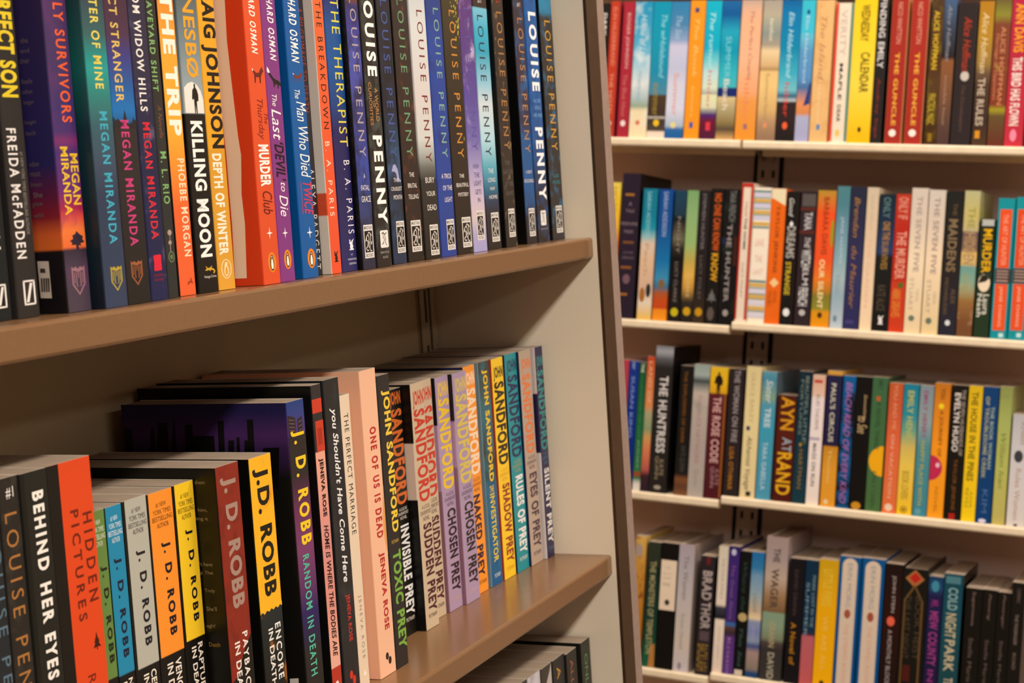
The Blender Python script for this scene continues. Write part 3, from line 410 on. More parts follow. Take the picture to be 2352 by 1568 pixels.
["near",0,740.5,23.62,575.0,-336.3,175.6,113.2,[[47.6,"100e0c"],[82.6,"100e0c"],[82.7,"688840"],[217.7,"688840"]],"0e0c08","0e0c08",None,[["m","rect","100e0a",0.05,8.9,0.1,175.5],["t","#1 NEW","e8e8d0",13.0,19.2,167.8,170.6,"h"],["t","YORK TIMES","e8e8d0",11.1,21.8,163.9,166.7,"h"],["t","BESTSELLING","e8e8d0",10.4,22.6,159.9,162.8,"h"],["t","AUTHOR","e8e8d0",12.9,19.9,156.0,158.8,"h"],["t","J. D. ROBB","1c2414",16.0,21.7,90.9,145.0,"vBw"],["t","GLORY","f4e6d2",17.0,20.7,58.3,79.3,"vb"],["t","IN DEATH","f4e6d2",12.1,15.7,47.6,78.3,"vb"]],[],"green paperback half hidden behind the orange-red one on the middle shelf","crime paperbacks on the middle near shelf"],
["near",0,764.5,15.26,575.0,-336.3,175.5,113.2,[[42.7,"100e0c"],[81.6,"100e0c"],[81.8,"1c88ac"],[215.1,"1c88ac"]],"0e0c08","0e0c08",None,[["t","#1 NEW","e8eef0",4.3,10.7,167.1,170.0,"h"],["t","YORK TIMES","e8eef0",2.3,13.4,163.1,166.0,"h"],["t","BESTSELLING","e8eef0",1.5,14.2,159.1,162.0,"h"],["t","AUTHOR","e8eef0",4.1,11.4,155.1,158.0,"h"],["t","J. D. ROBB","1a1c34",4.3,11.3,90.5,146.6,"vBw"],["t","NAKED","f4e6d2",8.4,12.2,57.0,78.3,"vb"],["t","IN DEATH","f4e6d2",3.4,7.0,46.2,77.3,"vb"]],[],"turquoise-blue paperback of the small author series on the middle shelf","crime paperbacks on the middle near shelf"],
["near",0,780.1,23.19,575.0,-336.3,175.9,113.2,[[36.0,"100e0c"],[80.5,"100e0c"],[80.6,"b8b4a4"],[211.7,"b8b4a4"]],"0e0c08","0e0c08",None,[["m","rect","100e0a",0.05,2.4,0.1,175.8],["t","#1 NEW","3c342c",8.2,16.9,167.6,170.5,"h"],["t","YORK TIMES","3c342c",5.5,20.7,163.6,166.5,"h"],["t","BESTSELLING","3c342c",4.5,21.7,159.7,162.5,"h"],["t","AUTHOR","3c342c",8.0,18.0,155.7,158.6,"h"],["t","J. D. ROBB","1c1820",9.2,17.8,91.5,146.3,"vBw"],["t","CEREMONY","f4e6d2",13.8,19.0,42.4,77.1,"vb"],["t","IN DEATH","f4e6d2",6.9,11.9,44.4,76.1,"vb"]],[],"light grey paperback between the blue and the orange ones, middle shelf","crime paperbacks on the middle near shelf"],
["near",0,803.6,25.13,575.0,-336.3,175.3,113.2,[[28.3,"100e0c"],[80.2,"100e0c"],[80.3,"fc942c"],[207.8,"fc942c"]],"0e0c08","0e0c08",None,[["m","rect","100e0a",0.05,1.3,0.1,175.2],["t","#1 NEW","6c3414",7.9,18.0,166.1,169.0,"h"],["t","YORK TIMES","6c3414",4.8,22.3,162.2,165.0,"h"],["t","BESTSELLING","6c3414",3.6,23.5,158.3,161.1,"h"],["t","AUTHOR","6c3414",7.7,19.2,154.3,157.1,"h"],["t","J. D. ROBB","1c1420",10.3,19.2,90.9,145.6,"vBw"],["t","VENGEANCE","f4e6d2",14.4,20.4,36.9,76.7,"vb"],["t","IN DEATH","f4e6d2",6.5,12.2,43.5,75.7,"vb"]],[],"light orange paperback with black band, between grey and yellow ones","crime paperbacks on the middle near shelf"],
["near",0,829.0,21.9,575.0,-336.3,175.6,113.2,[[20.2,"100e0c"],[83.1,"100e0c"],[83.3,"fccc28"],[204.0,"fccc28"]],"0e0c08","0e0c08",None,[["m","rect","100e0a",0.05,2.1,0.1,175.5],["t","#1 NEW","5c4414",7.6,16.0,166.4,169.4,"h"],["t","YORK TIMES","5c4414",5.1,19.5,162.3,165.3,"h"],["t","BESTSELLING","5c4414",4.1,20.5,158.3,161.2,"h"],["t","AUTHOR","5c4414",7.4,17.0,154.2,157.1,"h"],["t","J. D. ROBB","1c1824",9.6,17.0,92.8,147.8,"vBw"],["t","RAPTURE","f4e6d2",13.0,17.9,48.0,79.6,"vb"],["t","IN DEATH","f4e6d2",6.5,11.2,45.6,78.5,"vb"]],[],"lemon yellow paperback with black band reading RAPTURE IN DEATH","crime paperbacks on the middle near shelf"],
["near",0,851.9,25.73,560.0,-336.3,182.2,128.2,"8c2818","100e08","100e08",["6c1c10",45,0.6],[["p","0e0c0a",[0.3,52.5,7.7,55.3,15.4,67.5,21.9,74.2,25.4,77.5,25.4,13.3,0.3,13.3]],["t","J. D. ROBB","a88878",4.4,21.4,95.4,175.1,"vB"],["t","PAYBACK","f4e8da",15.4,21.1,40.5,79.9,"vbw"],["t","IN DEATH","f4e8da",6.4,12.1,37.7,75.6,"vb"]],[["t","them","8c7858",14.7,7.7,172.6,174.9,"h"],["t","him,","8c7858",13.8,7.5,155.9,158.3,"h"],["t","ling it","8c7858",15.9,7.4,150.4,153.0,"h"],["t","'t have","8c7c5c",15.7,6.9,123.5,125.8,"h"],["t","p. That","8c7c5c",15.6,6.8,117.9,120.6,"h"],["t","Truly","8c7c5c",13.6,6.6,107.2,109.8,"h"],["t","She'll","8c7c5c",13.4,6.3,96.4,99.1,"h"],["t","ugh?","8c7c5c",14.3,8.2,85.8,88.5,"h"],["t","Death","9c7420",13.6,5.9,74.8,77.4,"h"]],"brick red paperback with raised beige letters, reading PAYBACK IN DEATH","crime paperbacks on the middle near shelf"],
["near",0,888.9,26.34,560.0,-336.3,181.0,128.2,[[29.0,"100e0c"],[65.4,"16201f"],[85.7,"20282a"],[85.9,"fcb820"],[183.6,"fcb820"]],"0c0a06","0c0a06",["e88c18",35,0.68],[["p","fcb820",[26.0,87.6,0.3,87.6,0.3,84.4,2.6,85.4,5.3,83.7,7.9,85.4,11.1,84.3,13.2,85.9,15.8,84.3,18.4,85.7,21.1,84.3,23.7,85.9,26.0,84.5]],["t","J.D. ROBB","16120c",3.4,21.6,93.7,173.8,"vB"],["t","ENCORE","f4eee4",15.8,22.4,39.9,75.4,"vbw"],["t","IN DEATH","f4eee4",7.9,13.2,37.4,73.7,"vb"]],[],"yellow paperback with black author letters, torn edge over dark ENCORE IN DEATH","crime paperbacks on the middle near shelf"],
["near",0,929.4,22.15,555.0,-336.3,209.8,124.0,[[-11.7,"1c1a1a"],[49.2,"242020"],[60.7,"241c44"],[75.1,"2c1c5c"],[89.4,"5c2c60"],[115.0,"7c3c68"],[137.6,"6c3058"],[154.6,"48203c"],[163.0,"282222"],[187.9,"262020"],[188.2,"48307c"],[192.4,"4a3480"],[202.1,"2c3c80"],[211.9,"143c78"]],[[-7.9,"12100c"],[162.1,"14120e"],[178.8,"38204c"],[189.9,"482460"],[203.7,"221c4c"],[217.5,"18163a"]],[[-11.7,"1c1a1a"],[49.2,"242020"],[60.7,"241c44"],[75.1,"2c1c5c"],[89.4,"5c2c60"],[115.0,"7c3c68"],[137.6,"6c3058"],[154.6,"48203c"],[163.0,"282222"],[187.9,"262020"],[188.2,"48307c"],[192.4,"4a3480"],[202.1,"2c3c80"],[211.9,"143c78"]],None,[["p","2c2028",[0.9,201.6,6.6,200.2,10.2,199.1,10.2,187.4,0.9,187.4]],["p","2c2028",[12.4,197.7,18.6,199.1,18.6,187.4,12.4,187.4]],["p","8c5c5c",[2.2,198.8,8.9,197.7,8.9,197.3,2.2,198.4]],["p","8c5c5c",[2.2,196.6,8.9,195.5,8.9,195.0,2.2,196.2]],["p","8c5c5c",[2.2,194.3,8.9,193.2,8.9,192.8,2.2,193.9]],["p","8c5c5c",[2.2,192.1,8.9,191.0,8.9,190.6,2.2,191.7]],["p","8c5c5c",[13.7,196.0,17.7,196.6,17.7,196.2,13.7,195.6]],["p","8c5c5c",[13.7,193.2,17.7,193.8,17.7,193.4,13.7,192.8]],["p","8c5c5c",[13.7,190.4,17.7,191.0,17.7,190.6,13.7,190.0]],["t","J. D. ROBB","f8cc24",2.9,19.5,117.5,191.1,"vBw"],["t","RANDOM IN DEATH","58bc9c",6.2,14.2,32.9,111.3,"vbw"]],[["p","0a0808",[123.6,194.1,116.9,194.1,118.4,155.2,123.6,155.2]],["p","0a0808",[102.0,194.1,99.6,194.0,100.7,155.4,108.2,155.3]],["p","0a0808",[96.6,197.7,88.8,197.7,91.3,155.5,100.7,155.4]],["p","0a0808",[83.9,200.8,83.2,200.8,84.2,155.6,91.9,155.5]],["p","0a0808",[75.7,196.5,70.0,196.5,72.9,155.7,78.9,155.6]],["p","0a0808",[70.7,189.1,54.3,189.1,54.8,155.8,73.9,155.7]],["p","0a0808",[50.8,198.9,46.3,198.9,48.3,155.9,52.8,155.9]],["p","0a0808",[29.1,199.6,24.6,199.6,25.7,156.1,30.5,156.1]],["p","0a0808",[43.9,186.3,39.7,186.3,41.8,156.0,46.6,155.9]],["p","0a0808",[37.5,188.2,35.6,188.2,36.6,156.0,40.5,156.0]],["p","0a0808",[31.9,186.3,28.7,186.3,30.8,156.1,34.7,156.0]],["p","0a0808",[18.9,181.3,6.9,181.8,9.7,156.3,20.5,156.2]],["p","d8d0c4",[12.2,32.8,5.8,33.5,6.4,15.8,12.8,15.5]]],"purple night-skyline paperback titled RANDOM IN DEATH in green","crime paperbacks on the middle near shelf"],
["near",0,961.4,13.2,555.0,-336.3,216.3,133.2,[[-20.7,"b83420"],[30.1,"b83420"],[30.3,"f0b098"],[38.6,"f0ae94"],[68.0,"e49484"],[111.7,"e09088"],[172.7,"f0a88c"],[173.1,"2c2828"],[217.9,"2e2a2a"]],"0e0d0a","0e0d0a",None,[["m","rect","d03c24",0.4,12.8,198.0,207.1],["m","rect","cc3c24",2.9,13.1,172.8,192.8],["m","lines","8c2414",5.3,11.2,176.9,188.0],["m","oval","f4e4d4",4.0,8.6,16.2,20.9],["t","JENEVA ROSE","1c1412",3.3,9.5,130.0,168.3,"vB"],["t","HOME IS WHERE THE BODIES ARE","2c1816",4.0,9.9,37.1,124.5,"vbi"]],[],"thin pink paperback with red tabs, reading HOME IS WHERE THE BODIES ARE","crime paperbacks on the middle near shelf"],
["near",0,983.9,21.27,558.5,-336.3,216.8,129.7,"222224","222224","222224",["343434",30,0.62],[["m","petals","d03428",7.4,15.9,9.8,20.3],["t","you Shouldn't Have Come Here","f0ece6",6.4,15.9,80.1,197.6,"vbi"],["t","JENEVA ROSE","cc3428",8.9,15.3,39.5,71.5,"vb"]],[],"black paperback with white handwriting YOU SHOULDN'T HAVE COME HERE","crime paperbacks on the middle near shelf"],
["near",0,1007.8,13.61,560.0,-336.3,203.5,128.2,"ecd2b4","ecd2b4","ecd2b4",None,[["m","fir","fff8ee",5.4,9.5,10.3,14.6],["t","THE PERFECT MARRIAGE","28201c",3.8,9.8,108.4,190.8,"vw"],["t","JENEVA ROSE","948474",4.8,9.8,22.3,66.1,"vx"]],[],"thin cream paperback titled THE PERFECT MARRIAGE","crime paperbacks on the middle near shelf"],
["near",0,1040.3,23.71,561.5,-336.3,215.9,126.7,"f8be98","f6ba96","f6ba96",None,[["p","e8a058",[23.4,133.3,22.0,125.7,20.1,113.3,19.4,104.1,20.1,94.8,21.8,87.6,23.4,83.2]],["m","petals","2c201c",9.0,17.8,6.9,16.4],["t","ONE OF US IS DEAD","bc2c28",9.0,18.5,97.4,175.7,"vBw"],["t","JENEVA ROSE","bc2c28",9.0,18.0,32.1,87.0,"vB"]],[],"peach pink paperback titled ONE OF US IS DEAD, tallest on the middle shelf","crime paperbacks on the middle near shelf"],
["near",0,1064.8,18.77,561.4,-336.3,209.4,126.8,"262424","262424","262424",None,[["t","JOHN SANDFORD","f4cc3c",5.3,17.8,96.6,198.5,"vB"],["t","PUTNAM","d8b048",5.6,16.0,89.0,91.5,"h"],["t","TOXIC PREY","7cac40",5.6,18.0,12.6,83.5,"vB"]],[],"black paperback with green title TOXIC PREY","crime paperbacks on the middle near shelf"],
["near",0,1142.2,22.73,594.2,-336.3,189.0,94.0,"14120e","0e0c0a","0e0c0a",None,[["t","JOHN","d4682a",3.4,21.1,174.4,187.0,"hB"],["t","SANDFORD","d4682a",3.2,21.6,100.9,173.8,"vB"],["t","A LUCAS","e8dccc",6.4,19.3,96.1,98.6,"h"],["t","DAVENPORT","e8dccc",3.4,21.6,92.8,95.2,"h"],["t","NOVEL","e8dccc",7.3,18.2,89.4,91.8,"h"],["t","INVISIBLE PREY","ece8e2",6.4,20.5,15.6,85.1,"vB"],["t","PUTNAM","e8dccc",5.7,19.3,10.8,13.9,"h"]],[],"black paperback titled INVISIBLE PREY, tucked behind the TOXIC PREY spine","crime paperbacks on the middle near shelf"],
["near",0,1165.5,23.25,586.6,-336.3,190.7,101.6,"d0b898",[[-18.2,"0e0c0a"],[101.7,"0e0c0a"],[102.0,"dcc8b4"],[145.2,"dcc8b4"],[145.6,"0e0c0a"],[219.1,"0e0c0a"]],"d0b898",None,[["t","JOHN","cc3c28",3.5,21.6,170.4,184.9,"hB"],["t","SANDFORD","cc3c28",3.3,22.1,98.7,170.4,"vB"],["t","A LUCAS","4c4038",6.5,19.8,93.1,96.3,"h"],["t","DAVENPORT","4c4038",3.5,22.1,88.5,91.8,"h"],["t","NOVEL","4c4038",7.4,18.6,83.9,87.2,"h"],["t","SUDDEN PREY","50202c",6.5,20.9,12.7,81.5,"vB"],["t","PUTNAM","4c4038",5.8,19.8,8.2,11.3,"h"]],[],"left of the two beige paperbacks titled SUDDEN PREY, standing in front","crime paperbacks on the middle near shelf"],
["near",0,1194.2,24.24,594.2,-336.3,189.3,94.0,"cdb496","cdb496","cdb496",None,[["t","JOHN","cc3c28",3.6,22.5,169.9,183.7,"hB"],["t","SANDFORD","cc3c28",3.4,23.0,97.1,168.6,"vB"],["t","A LUCAS","4c4038",6.8,20.6,92.3,95.4,"h"],["t","DAVENPORT","4c4038",3.6,23.0,87.9,91.1,"h"],["t","NOVEL","4c4038",7.8,19.4,83.6,86.7,"h"],["t","SUDDEN PREY","50202c",6.8,21.8,13.5,81.0,"vB"],["t","PUTNAM","4c4038",6.1,20.6,7.8,11.0,"h"]],[],"right of the two beige paperbacks titled SUDDEN PREY, set further back","crime paperbacks on the middle near shelf"],
["near",0,1221.3,25.12,592.6,-336.3,188.5,95.6,"b094b0",[[-33.8,"88606c"],[97.4,"906878"],[97.7,"b08ca8"],[150.3,"b08ca8"],[150.6,"120e0c"],[212.8,"120e0c"]],"b094b0",None,[["t","JOHN","f0c62c",3.8,23.4,169.1,184.2,"hB"],["t","SANDFORD","f0c62c",3.5,23.9,97.8,170.5,"vB"],["t","A LUCAS","4c3c48",7.0,21.3,92.4,95.4,"h"],["t","DAVENPORT","4c3c48",3.8,23.9,88.2,91.2,"h"],["t","NOVEL","4c3c48",8.0,20.1,84.1,87.1,"h"],["t","CHOSEN PREY","2c1c20",7.0,22.6,14.2,81.8,"vB"],["t","PUTNAM","d8b4a0",6.3,21.3,7.0,10.3,"h"]],[],"left of the two lilac paperbacks titled CHOSEN PREY","crime paperbacks on the middle near shelf"],
["near",0,1246.8,27.23,589.4,-336.3,188.4,98.8,"ae94b0",[[-41.4,"88606c"],[112.6,"906878"],[113.0,"b08ca8"],[150.0,"b08ca8"],[150.4,"120e0c"],[210.1,"120e0c"]],"ae94b0",None,[["t","JOHN","dcc058",4.1,25.3,169.0,184.3,"hB"],["t","SANDFORD","dcc058",3.8,25.9,97.6,170.2,"vB"],["t","A LUCAS","4c3c48",7.6,23.1,93.0,96.3,"h"],["t","DAVENPORT","4c3c48",4.1,25.9,88.5,91.8,"h"],["t","NOVEL","4c3c48",8.7,21.8,84.0,87.3,"h"],["t","CHOSEN PREY","2c1c20",7.6,24.5,13.9,82.0,"vB"],["t","PUTNAM","d8b4c0",6.8,23.1,7.0,10.3,"h"]],[],"right of the two lilac paperbacks titled CHOSEN PREY","crime paperbacks on the middle near shelf"],
["near",0,1277.4,23.51,593.6,-336.3,190.3,94.6,"fc982c","161a40","161a40",None,[["t","JOHN","fcdcb8",3.5,21.9,171.2,185.1,"hB"],["t","SANDFORD","fcdcb8",3.3,22.3,99.5,171.5,"vB"],["t","A LUCAS","8c4c1c",6.6,20.0,93.8,96.9,"h"],["t","DAVENPORT","8c4c1c",3.5,22.3,89.5,92.6,"h"],["t","NOVEL","8c4c1c",7.5,18.8,85.2,88.3,"h"],["t","NAKED PREY","34142c",4.7,17.6,14.0,82.6,"vB"],["t","PUTNAM","8c4c1c",5.9,20.0,7.3,10.6,"h"]],[],"orange paperback titled NAKED PREY","crime paperbacks on the middle near shelf"],
["near",0,1305.4,23.28,592.4,-336.3,190.6,95.8,[[-3.2,"005c90"],[83.2,"00608c"],[90.7,"1c4c5c"],[113.1,"30302c"],[142.9,"2c6878"],[172.6,"3c4a48"],[192.9,"363832"]],"7c949c","7c949c",["2c707c",45,0.58],[["t","JOHN SANDFORD","f0c428",6.5,18.2,88.1,183.7,"vB"],["t","THE","f0c428",8.1,16.3,79.1,84.7,"hb"],["t","INVESTIGATOR","f0cc30",7.4,17.2,19.5,78.0,"vb"],["t","PUTNAM","e8f0f0",7.0,18.6,6.3,9.7,"h"]],[],"grey and teal-blue paperback titled THE INVESTIGATOR","crime paperbacks on the middle near shelf"],
["near",0,1330.6,25.18,591.5,-336.3,190.4,96.7,"fccc24","b03824","b03824",None,[["t","JOHN","2c1c0c",3.8,23.4,170.7,183.1,"hB"],["t","SANDFORD","2c1c0c",3.5,23.9,98.5,169.9,"vB"],["t","A LUCAS","e89c2c",7.1,21.4,92.5,95.4,"h"],["t","DAVENPORT","e89c2c",3.8,23.9,88.4,91.4,"h"],["t","NOVEL","e89c2c",8.1,20.1,84.4,87.3,"h"],["t","SHADOW PREY","98301c",7.1,22.7,13.5,81.7,"vB"],["t","PUTNAM","e89c2c",6.3,21.4,6.6,10.0,"h"]],[],"bright yellow paperback titled SHADOW PREY","crime paperbacks on the middle near shelf"],
["near",0,1356.9,26.84,590.5,-336.3,191.1,97.7,"189098","1a1c40","1a1c40",None,[["t","JOHN","1e2c54",4.0,25.0,172.1,185.8,"hB"],["t","SANDFORD","1e2c54",3.8,25.5,100.2,172.1,"vB"],["t","A LUCAS","b8a848",7.5,22.8,95.3,98.3,"h"],["t","DAVENPORT","b8a848",4.0,25.5,91.2,94.2,"h"],["t","NOVEL","b8a848",8.6,21.5,87.1,90.0,"h"],["t","RULES OF PREY","f4ece4",7.5,24.2,15.4,84.0,"vB"],["t","PUTNAM","f0e8e0",6.7,22.8,8.8,12.3,"h"]],[],"teal paperback titled RULES OF PREY","crime paperbacks on the middle near shelf"],
["near",0,1384.1,27.28,588.5,-336.3,190.7,99.7,"b8a08c","1a1c40","1a1c40",None,[["t","JOHN","e4783c",4.1,25.4,171.2,183.8,"hB"],["t","SANDFORD","e4783c",4.9,23.2,99.1,169.9,"vB"],["t","A LUCAS","4c3444",7.6,23.2,94.0,97.2,"h"],["t","DAVENPORT","4c3444",4.1,25.9,89.5,92.7,"h"],["t","NOVEL","4c3444",8.7,21.8,85.1,88.3,"h"],["t","EYES OF PREY","483040",7.6,24.6,14.5,81.4,"vB"],["t","PUTNAM","4c3444",6.8,23.2,7.7,11.3,"h"]],[],"taupe paperback with orange author letters titled EYES OF PREY","crime paperbacks on the middle near shelf"],
["near",0,1413.9,18.7,585.5,-336.3,191.1,102.7,"241f48",[[-88.2,"e0d4cc"],[95.9,"e0d4cc"],[96.3,"201c40"],[150.0,"201c40"],[150.4,"d4c4bc"],[230.1,"d4c4bc"]],"241f48",None,[["t","JOHN","308c88",2.8,17.4,170.9,182.7,"hB"],["t","SANDFORD","308c88",2.6,17.8,97.9,170.1,"vB"],["t","A LUCAS","5c80a0",5.2,15.9,93.3,96.3,"h"],["t","DAVENPORT","5c80a0",2.8,17.8,89.0,92.1,"h"],["t","NOVEL","5c80a0",6.0,15.0,84.8,87.8,"h"],["t","SILENT PREY","f0e8e4",5.2,16.8,12.8,81.2,"vB"],["t","PUTNAM","5c80a0",4.7,15.9,6.4,10.0,"h"]],[],"navy paperback titled SILENT PREY, last beside the cream end panel","crime paperbacks on the middle near shelf"],
["near",0,1264.5,24.2,559.0,-622.2,213.9,126.0,"2c2a28","2c2a28","2c2a28",None,[],[],"dark paperback at the left of the visible part of the lowest shelf","dark paperbacks on the lowest near shelf"],
["near",0,1290.6,27.1,559.0,-622.2,213.0,126.0,"b4acb4","b4acb4","b4acb4",["d8d0d4",30,0.5],[],[],"pale lilac-grey paperback on the lowest shelf","dark paperbacks on the lowest near shelf"],
["near",0,1319.6,24.09,559.0,-622.2,212.6,126.0,"3c342e","3c342e","3c342e",None,[["p","c0b4ac",[8.4,195.0,19.3,206.5,22.9,212.3,22.9,170.0,8.4,170.0]]],[],"dark brown paperback with a pale patch on the lowest shelf","dark paperbacks on the lowest near shelf"],
["near",0,1349.5,28.57,560.5,-622.2,211.1,126.0,"1e1e20","1e1e20","1e1e20",None,[["t","A FLICKER","d09c34",9.1,17.7,127.9,203.0,"v"]],[],"black paperback with gold lettering on the lowest shelf","dark paperbacks on the lowest near shelf"],
["near",0,1378.4,25.0,559.0,-622.2,209.2,126.0,"1c1814","1c1814","1c1814",None,[["t","ALL THE","a85838",8.7,15.5,147.6,201.8,"v"]],[],"black paperback with rust-red lettering on the lowest shelf","dark paperbacks on the lowest near shelf"],
["near",0,1410.6,23.69,557.5,-622.2,210.5,126.0,"1c1c16","1c1c16","1c1c16",None,[["t","ONLY THE","5c8c4c",8.3,15.4,133.2,197.9,"v"]],[],"black paperback with green lettering, rightmost on the lowest shelf","dark paperbacks on the lowest near shelf"],
["far",0,-947.0,12.42,2505.8,203.6,203.9,138.0,"1e1a18","1e1a18","1e1a18",None,[["t","DARK","e8e0d8",3.1,8.7,153.5,188.9,"vb"]],[],"black paperback at the far left of the top row, behind the near bookcase","beach-read paperbacks in the top far row"],
["far",0,-932.6,15.26,2505.8,203.6,207.1,138.0,"c03c24","a03038","a03038",None,[["m","oval","e8d8c8",4.6,10.7,17.1,24.6],["t","ELIN HILDERBRAND","e89070",4.6,10.7,108.7,198.1,"v"],["t","THE HOTEL","e8a080",4.6,9.9,32.1,97.5,"v"]],[],"tomato red paperback at the left end of the top row","beach-read paperbacks in the top far row"],
["far",0,-911.6,17.83,2505.8,203.6,206.3,138.0,"ac2838","ac2838","ac2838",None,[["m","oval","f0e0dc",5.0,12.8,16.6,26.0],["t","ROGER JOHNSON","e8b8b0",5.3,12.1,105.1,188.7,"v"],["t","The Blue Hour","c87870",5.3,11.6,30.6,95.8,"v"]],[],"crimson paperback beside the light blue beach covers, top row","beach-read paperbacks in the top far row"],
["far",0,-892.3,27.83,2505.8,203.6,206.1,138.0,[[3.2,"f8e0b4"],[40.3,"f0dcb0"],[47.8,"98a890"],[60.8,"b4c4c4"],[83.0,"dce0dc"],[101.6,"b8d4dc"],[125.6,"68b8d4"],[162.7,"3ca0c4"],[208.9,"1c94bc"]],[[3.2,"f8e0b4"],[40.3,"f0dcb0"],[47.8,"98a890"],[60.8,"b4c4c4"],[83.0,"dce0dc"],[101.6,"b8d4dc"],[125.6,"68b8d4"],[162.7,"3ca0c4"],[208.9,"1c94bc"]],[[3.2,"f8e0b4"],[40.3,"f0dcb0"],[47.8,"98a890"],[60.8,"b4c4c4"],[83.0,"dce0dc"],[101.6,"b8d4dc"],[125.6,"68b8d4"],[162.7,"3ca0c4"],[208.9,"1c94bc"]],["e8ece8",18,0.6],[["m","oval","d87858",9.7,16.7,19.0,26.4],["t","House of Us","c8e0e8",9.7,19.5,123.8,186.7,"vi"],["t","Hilderbrand","88b0c8",9.7,16.7,55.2,101.6,"vi"]],[],"pale blue and cream beach-cover paperback next to the crimson spine, top row","beach-read paperbacks in the top far row"],
["far",0,-863.6,28.08,2505.8,203.6,205.9,138.0,[[1.9,"f0d8c4"],[9.3,"f0d8c4"],[11.2,"504438"],[27.8,"403430"],[31.5,"c8c0b0"],[33.4,"403028"],[63.9,"4c3828"],[66.7,"4c88a0"],[98.1,"1c8cac"],[153.4,"0c98b4"],[208.6,"0c94b4"]],[[1.9,"f0d8c4"],[9.3,"f0d8c4"],[11.2,"504438"],[27.8,"403430"],[31.5,"c8c0b0"],[33.4,"403028"],[63.9,"4c3828"],[66.7,"4c88a0"],[98.1,"1c8cac"],[153.4,"0c98b4"],[208.6,"0c94b4"]],[[1.9,"f0d8c4"],[9.3,"f0d8c4"],[11.2,"504438"],[27.8,"403430"],[31.5,"c8c0b0"],[33.4,"403028"],[63.9,"4c3828"],[66.7,"4c88a0"],[98.1,"1c8cac"],[153.4,"0c98b4"],[208.6,"0c94b4"]],None,[["m","oval","f0c020",9.8,19.1,17.7,27.8],["t","The wHolebound","90d8e4",14.0,22.5,90.7,186.5,"vi"],["t","summer","a08830",7.0,14.0,33.4,83.3,"v"]],[],"teal paperback with dark foot and yellow dot, top row","beach-read paperbacks in the top far row"],
["far",0,-835.1,28.8,2505.8,203.6,205.6,138.0,[[2.6,"1c5c9c"],[13.6,"2c68a4"],[19.2,"b0bccc"],[43.1,"d8d8e8"],[79.9,"d4d4e4"],[105.6,"c0c4dc"],[138.7,"ccc8e0"],[147.9,"8ca4c8"],[171.7,"4884b0"],[208.4,"2c80b0"]],[[2.6,"1c5c9c"],[13.6,"2c68a4"],[19.2,"b0bccc"],[43.1,"d8d8e8"],[79.9,"d4d4e4"],[105.6,"c0c4dc"],[138.7,"ccc8e0"],[147.9,"8ca4c8"],[171.7,"4884b0"],[208.4,"2c80b0"]],[[2.6,"1c5c9c"],[13.6,"2c68a4"],[19.2,"b0bccc"],[43.1,"d8d8e8"],[79.9,"d4d4e4"],[105.6,"c0c4dc"],[138.7,"ccc8e0"],[147.9,"8ca4c8"],[171.7,"4884b0"],[208.4,"2c80b0"]],None,[["m","oval","e8d890",8.6,17.3,15.5,24.7],["t","The Sea","a8c4d8",8.6,17.9,149.7,184.5,"vi"],["t","Summer","e88c70",10.1,17.9,33.9,98.3,"v"]],[],"blue and white cloud-cover paperback left of the orange spine, top row","beach-read paperbacks in the top far row"],
["far",0,-804.7,23.2,2505.8,203.6,207.2,138.0,"f89820","f89820","f89820",None,[["m","block","3c4878",7.0,13.9,189.0,196.3],["m","block","4858a0",8.1,13.9,16.0,25.2],["t","The Book","ffc470",8.1,15.1,91.2,180.7,"vi"],["t","Summers","ffc060",8.1,13.9,32.5,80.2,"vi"]],[],"orange paperback with small blue marks, top row","beach-read paperbacks in the top far row"],
["far",0,-780.2,24.26,2505.8,203.6,206.4,138.0,[[1.9,"501838"],[27.5,"6c1834"],[36.6,"4c2870"],[43.9,"a8a898"],[47.6,"dcdcb4"],[65.8,"e4e4b4"],[67.7,"a8b0a0"],[76.8,"d8e4c8"],[98.7,"c0e0dc"],[116.9,"70ccd4"],[135.1,"0cacc8"],[207.9,"10b4cc"]],[[1.9,"501838"],[27.5,"6c1834"],[36.6,"4c2870"],[43.9,"a8a898"],[47.6,"dcdcb4"],[65.8,"e4e4b4"],[67.7,"a8b0a0"],[76.8,"d8e4c8"],[98.7,"c0e0dc"],[116.9,"70ccd4"],[135.1,"0cacc8"],[207.9,"10b4cc"]],[[1.9,"501838"],[27.5,"6c1834"],[36.6,"4c2870"],[43.9,"a8a898"],[47.6,"dcdcb4"],[65.8,"e4e4b4"],[67.7,"a8b0a0"],[76.8,"d8e4c8"],[98.7,"c0e0dc"],[116.9,"70ccd4"],[135.1,"0cacc8"],[207.9,"10b4cc"]],None,[["m","block","e03848",9.2,16.5,12.9,25.7],["t","The rumor","b8ecf0",7.3,15.0,106.0,189.7,"vi"],["t","hilder","d87c80",8.5,14.6,43.9,102.3,"v"]],[],"turquoise paperback fading to cream and plum at its foot, top row","beach-read paperbacks in the top far row"],
